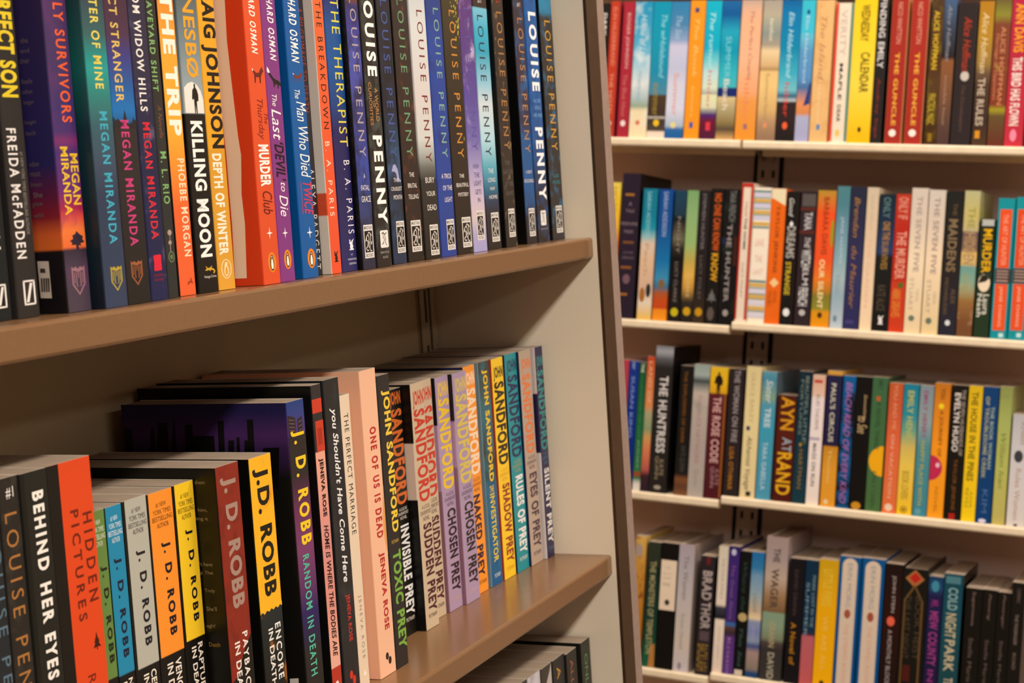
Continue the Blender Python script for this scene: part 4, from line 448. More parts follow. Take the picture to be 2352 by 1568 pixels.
["far",0,-755.0,27.93,2505.8,203.6,206.2,138.0,[[1.6,"c89c60"],[15.2,"584838"],[26.2,"907c4c"],[44.3,"b0a074"],[62.9,"d8c08c"],[64.4,"18286c"],[76.2,"18286c"],[78.0,"48b8c0"],[98.9,"30b4c4"],[131.5,"0498b4"],[160.6,"20a4c0"],[185.9,"0c5898"],[207.6,"1c68a4"]],[[1.6,"c89c60"],[15.2,"584838"],[26.2,"907c4c"],[44.3,"b0a074"],[62.9,"d8c08c"],[64.4,"18286c"],[76.2,"18286c"],[78.0,"48b8c0"],[98.9,"30b4c4"],[131.5,"0498b4"],[160.6,"20a4c0"],[185.9,"0c5898"],[207.6,"1c68a4"]],[[1.6,"c89c60"],[15.2,"584838"],[26.2,"907c4c"],[44.3,"b0a074"],[62.9,"d8c08c"],[64.4,"18286c"],[76.2,"18286c"],[78.0,"48b8c0"],[98.9,"30b4c4"],[131.5,"0498b4"],[160.6,"20a4c0"],[185.9,"0c5898"],[207.6,"1c68a4"]],None,[["t","SUMMER","7cd0d8",8.4,16.8,91.6,153.3,"v"],["t","Beach","f0e4d0",8.4,16.8,44.3,89.8,"v"]],[],"teal-blue paperback with navy band and tan foot, last of the left bay's top shelf","beach-read paperbacks in the top far row"],
["far",0,-725.3,30.94,2505.8,203.2,207.7,138.0,[[2.6,"f0942c"],[57.9,"ec9c4c"],[70.5,"f0a874"],[117.5,"f8b890"],[178.9,"f4b48c"],[196.9,"dcb094"],[207.7,"c0a494"]],[[2.6,"f0942c"],[57.9,"ec9c4c"],[70.5,"f0a874"],[117.5,"f8b890"],[178.9,"f4b48c"],[196.9,"dcb094"],[207.7,"c0a494"]],[[2.6,"f0942c"],[57.9,"ec9c4c"],[70.5,"f0a874"],[117.5,"f8b890"],[178.9,"f4b48c"],[196.9,"dcb094"],[207.7,"c0a494"]],None,[["m","block","a07070",12.4,18.6,16.2,24.4],["t","The Perfect Couple","a06c58",12.4,20.1,92.2,191.5,"vi"],["t","hilder","f0885c",10.8,19.2,27.1,92.2,"v"]],[],"peach paperback starting the right bay of the top row","beach-read paperbacks in the top far row"],
["far",0,-692.3,28.24,2505.8,203.2,207.4,138.0,[[2.4,"907058"],[27.7,"b89068"],[45.7,"dcb070"],[81.7,"f0c880"],[101.5,"ecc480"],[105.1,"b08c58"],[110.5,"d8b07c"],[132.0,"ecd0a0"],[141.0,"a89c88"],[157.2,"8c948c"],[178.7,"a8a894"],[185.9,"b8ac94"],[207.4,"a89c90"]],[[2.4,"907058"],[27.7,"b89068"],[45.7,"dcb070"],[81.7,"f0c880"],[101.5,"ecc480"],[105.1,"b08c58"],[110.5,"d8b07c"],[132.0,"ecd0a0"],[141.0,"a89c88"],[157.2,"8c948c"],[178.7,"a8a894"],[185.9,"b8ac94"],[207.4,"a89c90"]],[[2.4,"907058"],[27.7,"b89068"],[45.7,"dcb070"],[81.7,"f0c880"],[101.5,"ecc480"],[105.1,"b08c58"],[110.5,"d8b07c"],[132.0,"ecd0a0"],[141.0,"a89c88"],[157.2,"8c948c"],[178.7,"a8a894"],[185.9,"b8ac94"],[207.4,"a89c90"]],None,[["m","oval","e89068",9.9,15.5,18.7,26.8],["t","barefoot","f0e0c0",11.3,17.5,146.4,180.5,"vi"],["t","Summerland","a88c58",9.9,15.5,31.3,99.7,"v"]],[],"sandy beige paperback between peach and blue spines, top row","beach-read paperbacks in the top far row"],
["far",0,-663.5,28.44,2505.8,203.2,207.2,138.0,[[2.2,"1c1818"],[28.2,"302020"],[56.9,"302424"],[59.6,"b8c8c8"],[65.9,"2c5878"],[74.8,"70c0cc"],[99.9,"3cacc4"],[135.7,"0888b0"],[189.3,"0878b0"],[207.2,"0c609c"]],[[2.2,"1c1818"],[28.2,"302020"],[56.9,"302424"],[59.6,"b8c8c8"],[65.9,"2c5878"],[74.8,"70c0cc"],[99.9,"3cacc4"],[135.7,"0888b0"],[189.3,"0878b0"],[207.2,"0c609c"]],[[2.2,"1c1818"],[28.2,"302020"],[56.9,"302424"],[59.6,"b8c8c8"],[65.9,"2c5878"],[74.8,"70c0cc"],[99.9,"3cacc4"],[135.7,"0888b0"],[189.3,"0878b0"],[207.2,"0c609c"]],None,[["m","oval","f06030",10.0,17.6,17.4,28.2],["t","Elin Hilderbrand","b8e4ec",10.8,18.5,92.7,189.3,"vi"],["t","hilder","d84030",10.0,17.6,35.4,85.6,"v"]],[],"blue paperback with dark foot and red title, top row right bay","beach-read paperbacks in the top far row"],
["far",0,-634.3,20.12,2505.8,203.2,206.9,138.0,[[2.7,"a8a8cc"],[35.8,"b0b0cc"],[41.2,"d88850"],[55.5,"e89058"],[78.7,"4870a0"],[93.0,"5890c4"],[132.2,"5898c4"],[153.6,"64bcd4"],[160.7,"40c0d8"],[206.9,"38bcd0"]],[[2.7,"a8a8cc"],[35.8,"b0b0cc"],[41.2,"d88850"],[55.5,"e89058"],[78.7,"4870a0"],[93.0,"5890c4"],[132.2,"5898c4"],[153.6,"64bcd4"],[160.7,"40c0d8"],[206.9,"38bcd0"]],[[2.7,"a8a8cc"],[35.8,"b0b0cc"],[41.2,"d88850"],[55.5,"e89058"],[78.7,"4870a0"],[93.0,"5890c4"],[132.2,"5898c4"],[153.6,"64bcd4"],[160.7,"40c0d8"],[206.9,"38bcd0"]],None,[["m","oval","183878",8.0,12.5,185.6,192.7],["p","283c78",[12.1,59.0,18.1,85.8,19.8,85.8,19.8,55.4,10.1,51.9]],["t","Elin Hilderbrand","b8d8ec",7.0,12.1,85.8,183.8,"v"]],[],"light blue paperback left of the tan one, top row","beach-read paperbacks in the top far row"],
["far",0,-612.6,26.29,2505.8,203.2,206.7,138.0,"eab878","eab878","eab878",["d8a060",25,0.6],[["m","block","5888b8",10.0,15.3,17.5,25.6],["t","The Island","b88458",7.9,16.3,89.6,183.7,"vi"],["t","Hilderbrand","f4cc98",9.2,14.5,29.1,89.6,"v"]],[],"plain tan paperback between light blue and red-edged spines, top row","beach-read paperbacks in the top far row"],
["far",0,-583.6,26.39,2505.8,203.2,202.0,138.0,"f0ddc4","f0ddc4","f0ddc4",None,[["m","rect","e04c30",0.3,4.5,1.3,201.7],["m","rect","4c8468",22.4,26.1,1.3,201.7],["m","oval","e8c860",9.2,15.8,8.4,19.0],["t","VERITY","d0bcac",7.9,17.2,125.2,192.3,"vb"],["t","MAPLE","201c1c",10.0,15.3,61.6,114.6,"vb"],["t","DEAR","302828",10.0,15.3,29.7,54.5,"vb"]],[],"cream paperback with red left and green right edges, top row","beach-read paperbacks in the top far row"],
["far",0,-556.8,33.24,2505.8,203.2,210.6,138.0,[[2.0,"f8b80c"],[30.2,"fcc820"],[83.1,"fcd848"],[135.9,"fcd430"],[206.2,"f4cc1c"]],[[2.0,"f8b80c"],[30.2,"fcc820"],[83.1,"fcd848"],[135.9,"fcd430"],[206.2,"f4cc1c"]],[[2.0,"f8b80c"],[30.2,"fcc820"],[83.1,"fcd848"],[135.9,"fcd430"],[206.2,"f4cc1c"]],None,[["m","oval","302808",15.0,19.9,15.2,23.2],["t","WEDNESDAY","48400c",10.6,23.3,146.5,199.2,"vb"],["t","CALENDAR","48400c",13.3,26.6,72.5,130.6,"vb"]],[],"broad bright yellow paperback with black lettering, top row","beach-read paperbacks in the top far row"],
["far",0,-522.4,14.96,2505.8,203.2,210.3,138.0,"241f1e","141110","141110",None,[["t","FINDING EMILY","d8d0cc",3.0,12.0,107.9,208.3,"vb"],["t","Audrey Inge","8c3028",3.7,9.7,7.8,93.9,"v"]],[],"black paperback with white capitals beside the yellow one, top row","beach-read paperbacks in the top far row"],
["far",0,-502.3,23.57,2505.8,203.2,210.1,138.0,"a42c20","dca068","dca068",None,[["m","oval","fcecdc",5.9,16.0,10.1,20.6],["t","NICO WHITTON","e09c84",8.3,15.3,143.0,202.2,"v"],["t","THE GUNCLE","f0b040",8.3,14.6,25.9,130.8,"vb"]],[],"left of the two dark red paperbacks with yellow title, top row","beach-read paperbacks in the top far row"],
["far",0,-474.2,24.23,2505.8,203.2,209.8,138.0,"a82d20","dca068","dca068",None,[["m","oval","fcecdc",6.1,16.5,10.7,21.2],["t","NICO WHITTON","e09c84",8.5,15.7,143.0,202.0,"v"],["t","THE GUNCLE","f0b040",8.5,15.0,26.4,130.9,"vb"]],[],"right of the two dark red paperbacks with yellow title, top row","beach-read paperbacks in the top far row"],
["far",0,-446.1,17.17,2505.8,203.2,208.7,138.0,[[1.7,"402408"],[84.2,"54381c"],[118.8,"4c2c10"],[205.2,"4c3420"]],[[1.7,"402408"],[84.2,"54381c"],[118.8,"4c2c10"],[205.2,"4c3420"]],[[1.7,"402408"],[84.2,"54381c"],[118.8,"4c2c10"],[205.2,"4c3420"]],["6c5818",40,0.6],[["m","block","8c6c14",5.2,11.2,4.3,16.5],["t","ALICE HOFFMAN","d8b028",4.3,12.0,106.7,189.7,"vb"],["t","PRACTICAL MAGIC","d0b430",2.6,12.9,28.6,72.0,"v"]],[],"dark brown paperback with mustard lettering, top row","beach-read paperbacks in the top far row"],
["far",0,-428.5,17.34,2505.8,203.2,208.5,138.0,[[2.1,"4c3430"],[32.4,"5c4034"],[84.3,"7c5034"],[118.9,"885430"],[124.1,"241c1c"],[162.0,"343c4c"],[205.1,"445c7c"]],[[2.1,"4c3430"],[32.4,"5c4034"],[84.3,"7c5034"],[118.9,"885430"],[124.1,"241c1c"],[162.0,"343c4c"],[205.1,"445c7c"]],[[2.1,"4c3430"],[32.4,"5c4034"],[84.3,"7c5034"],[118.9,"885430"],[124.1,"241c1c"],[162.0,"343c4c"],[205.1,"445c7c"]],None,[["t","Alice Hoffman","909098",5.2,11.3,118.9,198.2,"vi"],["t","invisible hour","a88468",6.1,10.4,27.2,98.2,"v"]],[],"slate blue over brown paperback left of the big dark one, top row","beach-read paperbacks in the top far row"],
["far",0,-409.1,27.37,2505.8,203.2,201.1,138.0,"2c2222","2c2222","2c2222",None,[["m","oval","c8bcb0",8.8,20.5,90.6,104.4],["t","Alice Hoffman","b83818",9.6,20.5,103.5,180.8,"vi"],["t","The Dovekeepers","60443c",9.6,16.4,19.1,84.6,"vi"]],[],"thick dark brown book with red script and white seal, top row","beach-read paperbacks in the top far row"],
["far",0,-379.5,20.17,2505.8,203.2,202.9,138.0,[[1.6,"4c3420"],[33.4,"3c2820"],[84.9,"4c3424"],[102.0,"685038"],[115.7,"987438"],[153.4,"b08424"],[204.6,"b07818"]],[[1.6,"4c3420"],[33.4,"3c2820"],[84.9,"4c3424"],[102.0,"685038"],[115.7,"987438"],[153.4,"b08424"],[204.6,"b07818"]],[[1.6,"4c3420"],[33.4,"3c2820"],[84.9,"4c3424"],[102.0,"685038"],[115.7,"987438"],[153.4,"b08424"],[204.6,"b07818"]],None,[["m","block","d89020",4.0,11.1,10.2,21.3],["t","Alice Hoffman","e4cc98",5.0,14.1,102.0,187.5,"vi"],["t","THE RULES","c8b49c",4.0,14.1,28.2,95.1,"vb"]],[],"gold fading to dark brown paperback, top row right part","beach-read paperbacks in the top far row"],
["far",0,-357.9,22.02,2505.8,203.2,207.0,138.0,[[2.1,"642c1c"],[42.3,"644c28"],[50.9,"a09420"],[57.7,"803820"],[170.4,"7c4028"],[184.0,"88842c"],[204.4,"68582c"]],[[2.1,"642c1c"],[42.3,"644c28"],[50.9,"a09420"],[57.7,"803820"],[170.4,"7c4028"],[184.0,"88842c"],[204.4,"68582c"]],[[2.1,"642c1c"],[42.3,"644c28"],[50.9,"a09420"],[57.7,"803820"],[170.4,"7c4028"],[184.0,"88842c"],[204.4,"68582c"]],["a8a030",20,0.68],[["t","ALICE HOFFMAN","d88c60",9.9,16.5,57.7,167.0,"v"],["t","Marriage of Opposites","c88058",2.6,7.7,64.6,156.7,"v"]],[],"russet floral paperback left of the crimson one, top row","beach-read paperbacks in the top far row"],
["far",0,-334.9,25.41,2505.8,203.2,207.6,138.0,[[1.8,"c42c3c"],[119.3,"b42438"],[204.2,"b42040"]],[[1.8,"c42c3c"],[119.3,"b42438"],[204.2,"b42040"]],[[1.8,"c42c3c"],[119.3,"b42438"],[204.2,"b42040"]],None,[["m","oval","f088a0",7.6,16.5,7.0,24.0],["t","ANN DAVIS","f0a020",5.1,18.3,131.2,199.1,"vb"],["t","THIS BIRD HAS FLOWN","f8e8dc",5.1,18.3,29.1,124.4,"vb"]],[],"crimson paperback with orange and white capitals at the right end of the top row","beach-read paperbacks in the top far row"],
["far",0,-309.0,14.48,2505.8,203.2,207.4,138.0,"342028","342028","342028",None,[],[],"dark plum paperback at the right edge of the top row","beach-read paperbacks in the top far row"],
["far",0,-915.8,16.07,2505.8,-73.0,207.3,138.0,[[0.4,"d86c20"],[113.4,"ec7830"],[139.7,"f0b028"],[177.3,"f0c430"],[207.3,"e8cc58"]],[[0.4,"d86c20"],[113.4,"ec7830"],[139.7,"f0b028"],[177.3,"f0c430"],[207.3,"e8cc58"]],[[0.4,"d86c20"],[113.4,"ec7830"],[139.7,"f0b028"],[177.3,"f0c430"],[207.3,"e8cc58"]],None,[["t","HOTEL","b09018",4.8,11.2,154.8,199.8,"v"]],[],"yellow paperback peeping from behind the near bookcase, second row","novels in the second far row"],
["far",1,-897.0,28.72,2505.8,-73.0,222.0,152.0,"281c2c","0c0a0c","0c0a0c",None,[["m","bar2","a46c28",5.7,20.1,187.5,191.2],["m","bar2","7c4c28",5.7,23.0,114.6,118.3],["m","bar2","8c5428",4.3,21.5,76.2,80.0],["m","oval","74545c",8.6,20.1,52.8,67.8],["m","bar2","a46428",2.9,17.2,35.0,38.7],["t","A","8c7880",11.5,17.2,172.5,178.1,"h"],["t","TALE","8c7880",7.2,21.5,162.3,166.9,"h"],["t","PERFUME","8c7880",1.4,27.3,142.3,147.3,"h"],["t","TREES","8c7880",5.7,21.5,130.5,135.2,"h"],["t","JUNE","7c6870",7.2,23.0,98.7,102.4,"h"],["t","HERALD","7c6870",5.7,24.4,91.2,94.9,"h"]],[],"tall dark purple hardcover with small gold rules, second row","novels in the second far row"],
["far",0,-862.4,22.38,2505.8,-73.0,199.7,138.0,[[1.3,"e8b850"],[26.5,"e8d4bc"],[48.9,"d8b094"],[90.0,"e0bc98"],[116.0,"dcc4ac"],[127.2,"8cb8b8"],[138.4,"1c90a4"],[157.0,"0c7c94"],[199.7,"147890"]],[[1.3,"e8b850"],[26.5,"e8d4bc"],[48.9,"d8b094"],[90.0,"e0bc98"],[116.0,"dcc4ac"],[127.2,"8cb8b8"],[138.4,"1c90a4"],[157.0,"0c7c94"],[199.7,"147890"]],[[1.3,"e8b850"],[26.5,"e8d4bc"],[48.9,"d8b094"],[90.0,"e0bc98"],[116.0,"dcc4ac"],[127.2,"8cb8b8"],[138.4,"1c90a4"],[157.0,"0c7c94"],[199.7,"147890"]],None,[["m","oval","282c30",12.3,20.1,34.0,55.4],["m","oval","a8682c",2.2,11.2,26.5,48.9],["t","SARAH ADDISON","90d0d8",6.7,13.4,123.5,195.1,"v"],["t","Peach","c09878",6.7,13.4,67.6,116.0,"v"]],[],"teal and sand beach-cover paperback beside the purple hardcover, second row","novels in the second far row"],
["far",0,-837.3,22.01,2505.8,-73.0,199.6,138.0,[[1.1,"f49420"],[16.9,"f08c1c"],[18.7,"c84818"],[31.8,"c44c18"],[42.9,"a85830"],[50.3,"406c88"],[63.4,"3c8cb4"],[91.2,"1470a8"],[143.1,"0c4c90"],[199.6,"0c4890"]],[[1.1,"f49420"],[16.9,"f08c1c"],[18.7,"c84818"],[31.8,"c44c18"],[42.9,"a85830"],[50.3,"406c88"],[63.4,"3c8cb4"],[91.2,"1470a8"],[143.1,"0c4c90"],[199.6,"0c4890"]],[[1.1,"f49420"],[16.9,"f08c1c"],[18.7,"c84818"],[31.8,"c44c18"],[42.9,"a85830"],[50.3,"406c88"],[63.4,"3c8cb4"],[91.2,"1470a8"],[143.1,"0c4c90"],[199.6,"0c4890"]],None,[["m","oval","80603c",6.6,16.5,48.5,63.4],["t","SARAH ADDISON","a8b8d8",7.7,15.0,128.3,195.9,"v"]],[],"royal blue paperback with orange foot, second row","novels in the second far row"],
["far",0,-812.0,17.9,2505.8,-73.0,198.6,138.0,[[2.5,"1c1614"],[96.1,"100e0e"],[110.9,"2c2820"],[125.7,"6c6450"],[138.6,"4c4438"],[155.2,"141418"],[162.6,"1c3848"],[198.6,"1c4058"]],[[2.5,"1c1614"],[96.1,"100e0e"],[110.9,"2c2820"],[125.7,"6c6450"],[138.6,"4c4438"],[155.2,"141418"],[162.6,"1c3848"],[198.6,"1c4058"]],[[2.5,"1c1614"],[96.1,"100e0e"],[110.9,"2c2820"],[125.7,"6c6450"],[138.6,"4c4438"],[155.2,"141418"],[162.6,"1c3848"],[198.6,"1c4058"]],None,[["m","oval","c8b418",3.6,15.2,8.0,21.0],["t","NIGHT","908878",6.3,11.6,103.5,158.9,"v"],["t","LUCY CLARKE","847870",6.3,11.6,29.4,90.5,"v"]],[],"dark paperback with blue top and yellow seal, left of the pale green one, second row","novels in the second far row"],
["far",0,-792.5,17.89,2505.8,-73.0,199.2,138.0,[[2.8,"241c18"],[30.6,"302820"],[37.9,"6c5430"],[52.7,"c8943c"],[71.2,"e4b04c"],[93.3,"c0a850"],[117.3,"98b870"],[163.4,"8cb074"],[199.2,"78a468"]],[[2.8,"241c18"],[30.6,"302820"],[37.9,"6c5430"],[52.7,"c8943c"],[71.2,"e4b04c"],[93.3,"c0a850"],[117.3,"98b870"],[163.4,"8cb074"],[199.2,"78a468"]],[[2.8,"241c18"],[30.6,"302820"],[37.9,"6c5430"],[52.7,"c8943c"],[71.2,"e4b04c"],[93.3,"c0a850"],[117.3,"98b870"],[163.4,"8cb074"],[199.2,"78a468"]],None,[["m","oval","d09c14",3.6,15.2,10.2,23.2],["t","CLARKE","e0c080",6.3,11.6,37.9,74.9,"v"]],[],"pale green to amber glowing paperback with yellow seal, second row","novels in the second far row"],
["far",0,-773.7,17.4,2505.8,-73.0,199.9,138.0,[[3.0,"3c2c1c"],[53.8,"241c1c"],[199.9,"221c1e"]],[[3.0,"3c2c1c"],[53.8,"241c1c"],[199.9,"221c1e"]],[[3.0,"3c2c1c"],[53.8,"241c1c"],[199.9,"221c1e"]],None,[["m","oval","c49010",3.5,14.8,10.4,23.3],["t","STEPHEN HUNTER","847c7c",6.1,11.3,110.8,195.3,"v"],["t","LUCY FOLEY","6c605c",6.1,10.8,35.3,101.6,"v"]],[],"black paperback with yellow seal right of the pale green spine, second row","novels in the second far row"],
["far",0,-754.9,19.11,2505.8,-73.0,203.3,138.0,"181412","181412","181412",None,[["m","fir","6c6868",1.9,17.2,32.8,53.0],["m","oval","5c5048",3.8,14.3,5.3,25.5],["t","NO ONE CAN KNOW","d85c18",5.7,16.2,109.9,195.9,"vb"],["t","KNOW","e8a81c",5.7,16.2,64.1,106.2,"vb"]],[],"black paperback reading NO ONE CAN KNOW in orange, second row","novels in the second far row"],
["far",0,-734.4,24.35,2505.8,-73.0,203.1,138.0,"120f10","120f10","120f10",["24342c",20,0.62],[["m","rect","3c1c14",18.3,24.1,89.1,132.9],["m","rect","1c2440",0.2,6.1,120.2,131.1],["m","oval","a0948c",7.3,15.8,13.1,23.2],["t","TANA FRENCH","80807c",8.5,18.3,154.8,201.1,"v"],["t","THE HUNTER","988c88",7.3,14.6,34.2,151.2,"vb"]],[],"black paperback with grey capitals, last on the left bay of the second row","novels in the second far row"],
["far",0,-708.4,18.37,2505.8,-66.8,206.9,138.0,"ecd8c0","ecd8c0","ecd8c0",None,[["m","rect","c02c20",0.2,18.2,200.5,206.6],["m","rect","c02c20",0.2,2.9,3.3,206.6],["m","rect","c02c20",14.3,18.2,3.3,206.6],["t","IT FOLLOWS","a8382c",6.4,10.1,156.9,178.7,"v"],["t","THE HOME","282020",6.4,10.7,107.7,155.1,"vb"],["t","LUCY FOLEY","8c6860",6.4,10.1,36.6,87.7,"v"]],[],"cream paperback with red border, first on the right bay of the second row","novels in the second far row"],
["far",0,-688.8,25.5,2505.8,-66.8,200.9,138.0,"f8e8d0","f8e8d0","f8e8d0",None,[["m","rect","d0ccdc",0.3,25.2,186.8,193.1],["m","rect","d0ccdc",0.3,25.2,170.5,177.8],["m","rect","d0ccdc",0.3,25.2,152.4,158.7],["m","rect","d8ac58",0.3,25.2,178.7,184.1],["m","rect","d8ac58",0.3,25.2,161.5,166.9],["m","rect","d8ac58",0.3,25.2,144.2,149.7],["m","rect","d8ac58",0.3,25.2,53.4,58.9],["m","rect","d8ac58",0.3,25.2,36.1,41.6],["m","rect","d8ac58",0.3,25.2,18.8,24.3],["m","rect","608c8c",0.3,25.2,193.7,196.8],["m","rect","608c8c",0.3,25.2,185.0,186.4],["m","rect","608c8c",0.3,25.2,177.6,178.7],["m","rect","608c8c",0.3,25.2,168.7,170.1],["m","rect","608c8c",0.3,25.2,159.6,161.1],["m","rect","608c8c",0.3,25.2,140.6,143.3],["m","rect","608c8c",0.3,25.2,60.1,63.4],["m","rect","608c8c",0.3,25.2,51.0,52.5],["m","rect","608c8c",0.3,25.2,42.3,43.4],["m","rect","608c8c",0.3,25.2,34.6,35.7],["m","rect","608c8c",0.3,25.2,16.8,18.2],["m","rect","dcd4dc",0.3,25.2,43.7,50.7],["m","rect","dcd4dc",0.3,25.2,26.1,33.4],["m","rect","dcd4dc",0.3,25.2,7.8,16.1],["t","LIANE","f0c8b8",5.1,19.1,114.3,125.2,"h"],["t","THE","f0c8b8",6.4,17.9,90.7,100.7,"h"],["t","LAST","f0ccc0",5.1,20.4,72.5,80.7,"h"]],[],"striped cream, gold and blue paperback with blank centre, second row","novels in the second far row"],
["far",0,-662.5,21.9,2505.8,-66.8,200.3,138.0,"ec6814","ec6814","ec6814",None,[["p","ecdcb4",[0.3,200.0,21.6,200.0,21.6,175.2,2.2,185.9,0.3,184.3]],["m","diam","f8cc8c",4.4,18.6,53.9,68.4],["t","TAYLOR JENKINS","8c3c14",6.6,14.2,75.6,175.0,"vb"],["t","NOVEL","a04410",10.9,16.4,30.3,48.4,"v"],["t","MALIBU","a04410",3.3,8.8,26.7,48.4,"v"]],[],"orange paperback with cream top corner and pale flower, second row","novels in the second far row"],
["far",0,-638.7,17.9,2505.8,-66.8,197.0,138.0,"161412","3c1814","3c1814",None,[["m","oval","f0ece8",3.6,13.4,12.6,24.4],["m","diam","f0ece4",5.4,11.6,144.4,153.4],["t","Good","e0d8d0",3.6,10.7,159.7,186.6,"vi"],["t","DREAMS","b4aca4",2.7,15.2,98.4,145.3,"vb"],["t","STRANGE","d8b82c",3.6,11.6,44.3,93.0,"vb"]],[],"black paperback with white script over yellow capitals, second row","novels in the second far row"],
["far",0,-618.1,23.23,2505.8,-66.8,197.8,138.0,"2e2226","2e2226","2e2226",None,[["m","rect","58504c",2.3,22.1,175.8,193.7],["m","bar2","5c2820",0.2,23.0,169.5,174.0],["m","bar2","5c2820",0.2,23.0,135.5,140.0],["m","oval","c0b8b4",7.0,16.3,15.0,24.0],["t","TANA","c8c0c0",7.0,18.6,140.9,166.9,"vb"],["t","THE","e0d8d4",9.3,17.4,113.9,130.1,"vi"],["t","WITCH","d8d4d0",5.8,19.7,87.0,112.1,"vb"],["t","ELM","e8e0dc",9.3,17.4,60.0,85.2,"v"],["t","FRENCH","d8d4d0",4.6,18.6,29.4,56.4,"vb"]],[],"dark maroon-grey paperback left of the orange and green one, second row","novels in the second far row"],
["far",0,-593.0,26.84,2505.8,-66.8,199.8,138.0,[[2.1,"e89410"],[21.8,"e09418"],[27.2,"90882c"],[45.1,"84782c"],[54.1,"c07c24"],[70.2,"ec7824"],[98.9,"f05424"],[166.8,"f05420"],[182.8,"d4742c"],[199.8,"b88c2c"]],[[2.1,"e89410"],[21.8,"e09418"],[27.2,"90882c"],[45.1,"84782c"],[54.1,"c07c24"],[70.2,"ec7824"],[98.9,"f05424"],[166.8,"f05420"],[182.8,"d4742c"],[199.8,"b88c2c"]],[[2.1,"e89410"],[21.8,"e09418"],[27.2,"90882c"],[45.1,"84782c"],[54.1,"c07c24"],[70.2,"ec7824"],[98.9,"f05424"],[166.8,"f05420"],[182.8,"d4742c"],[199.8,"b88c2c"]],None,[["m","oval","9c9424",21.5,26.6,116.8,157.9],["m","oval","4c300c",9.4,16.6,12.9,21.8],["t","BARBARA DAVIS","a03414",9.4,17.4,106.0,190.0,"vb"],["t","OUR SILENT","f8e0a0",8.1,16.1,27.2,98.9,"vb"]],[],"hot orange paperback with green foot, second row","novels in the second far row"],
["far",0,-564.6,18.56,2505.8,-66.8,206.8,138.0,[[1.8,"bcc8d0"],[46.5,"98b0bc"],[73.3,"a8bcc0"],[100.1,"88acb4"],[135.7,"7098a8"],[180.2,"4c808c"],[206.8,"4c8088"]],[[1.8,"bcc8d0"],[46.5,"98b0bc"],[73.3,"a8bcc0"],[100.1,"88acb4"],[135.7,"7098a8"],[180.2,"4c808c"],[206.8,"4c8088"]],[[1.8,"bcc8d0"],[46.5,"98b0bc"],[73.3,"a8bcc0"],[100.1,"88acb4"],[135.7,"7098a8"],[180.2,"4c808c"],[206.8,"4c8088"]],None,[["m","oval","70889c",4.6,10.2,9.0,18.8],["t","JANE HARPER","c0c8d4",6.5,12.1,93.0,162.4,"v"],["t","EXILES","88a0a8",5.6,11.1,50.1,76.9,"v"]],[],"powder blue paperback beside the navy one, second row","novels in the second far row"],
["far",0,-545.2,22.36,2505.8,-66.8,206.3,138.0,[[3.2,"2c2c58"],[101.1,"302e58"],[136.7,"2c2c4c"],[206.3,"24283c"]],[[3.2,"2c2c58"],[101.1,"302e58"],[136.7,"2c2c4c"],[206.3,"24283c"]],[[3.2,"2c2c58"],[101.1,"302e58"],[136.7,"2c2c4c"],[206.3,"24283c"]],None,[["m","bar2","443c78",3.4,15.7,7.7,13.1],["t","Brendan","a87838",6.7,14.5,133.1,191.6,"vi"],["t","du Maurier","a47434",6.7,14.5,30.0,120.7,"vi"]],[],"navy paperback with gold script, second row","novels in the second far row"],
["far",0,-521.2,16.9,2505.8,-66.8,206.5,138.0,[[2.8,"f8d8b0"],[66.8,"f0d0ac"],[137.6,"e0c4a4"],[206.5,"d0bca0"]],[[2.8,"f8d8b0"],[66.8,"f0d0ac"],[137.6,"e0c4a4"],[206.5,"d0bca0"]],[[2.8,"f8d8b0"],[66.8,"f0d0ac"],[137.6,"e0c4a4"],[206.5,"d0bca0"]],None,[["t","JULIA KELLY","b8a890",5.9,10.1,144.7,195.9,"v"],["t","THE GARDEN","e8b498",5.1,10.1,33.0,134.1,"v"]],[],"plain cream paperback between navy and dark blue spines, second row","novels in the second far row"],
["far",0,-502.4,22.94,2505.8,-66.8,197.5,138.0,[[2.5,"141210"],[106.8,"181818"],[113.9,"243c68"],[156.2,"182c44"],[197.5,"142430"]],[[2.5,"141210"],[106.8,"181818"],[113.9,"243c68"],[156.2,"182c44"],[197.5,"142430"]],[[2.5,"141210"],[106.8,"181818"],[113.9,"243c68"],[156.2,"182c44"],[197.5,"142430"]],None,[["m","griffin","f0e8e0",6.9,16.1,9.6,22.9],["t","ONLY","587878",5.7,16.1,163.2,193.1,"vb"],["t","ONE THE","b08034",6.9,17.2,131.5,157.9,"vb"],["t","SURVIVES","a07838",6.9,16.1,89.2,129.7,"vb"],["t","KATE ALICE","5c4c3c",4.6,16.1,29.1,66.2,"v"]],[],"dark blue-black paperback with gold capitals left of the red one, second row","novels in the second far row"],
["far",0,-479.0,21.04,2505.8,-66.8,198.3,138.0,[[2.2,"d03c1c"],[69.2,"c83c1c"],[76.3,"bc2c18"],[146.6,"b82818"],[198.3,"bc3820"]],[[2.2,"d03c1c"],[69.2,"c83c1c"],[76.3,"bc2c18"],[146.6,"b82818"],[198.3,"bc3820"]],[[2.2,"d03c1c"],[69.2,"c83c1c"],[76.3,"bc2c18"],[146.6,"b82818"],[198.3,"bc3820"]],None,[["m","oval","5c6428",9.5,17.9,63.1,71.9],["t","ONLY IF","e0907c",4.2,17.9,162.4,193.9,"vb"],["t","THE MURDER","e8a088",4.2,17.9,76.3,144.8,"vb"],["t","ABBIE GREAVES","e89838",3.2,14.7,21.6,62.2,"v"]],[],"scarlet paperback with pale red capitals, second row","novels in the second far row"],
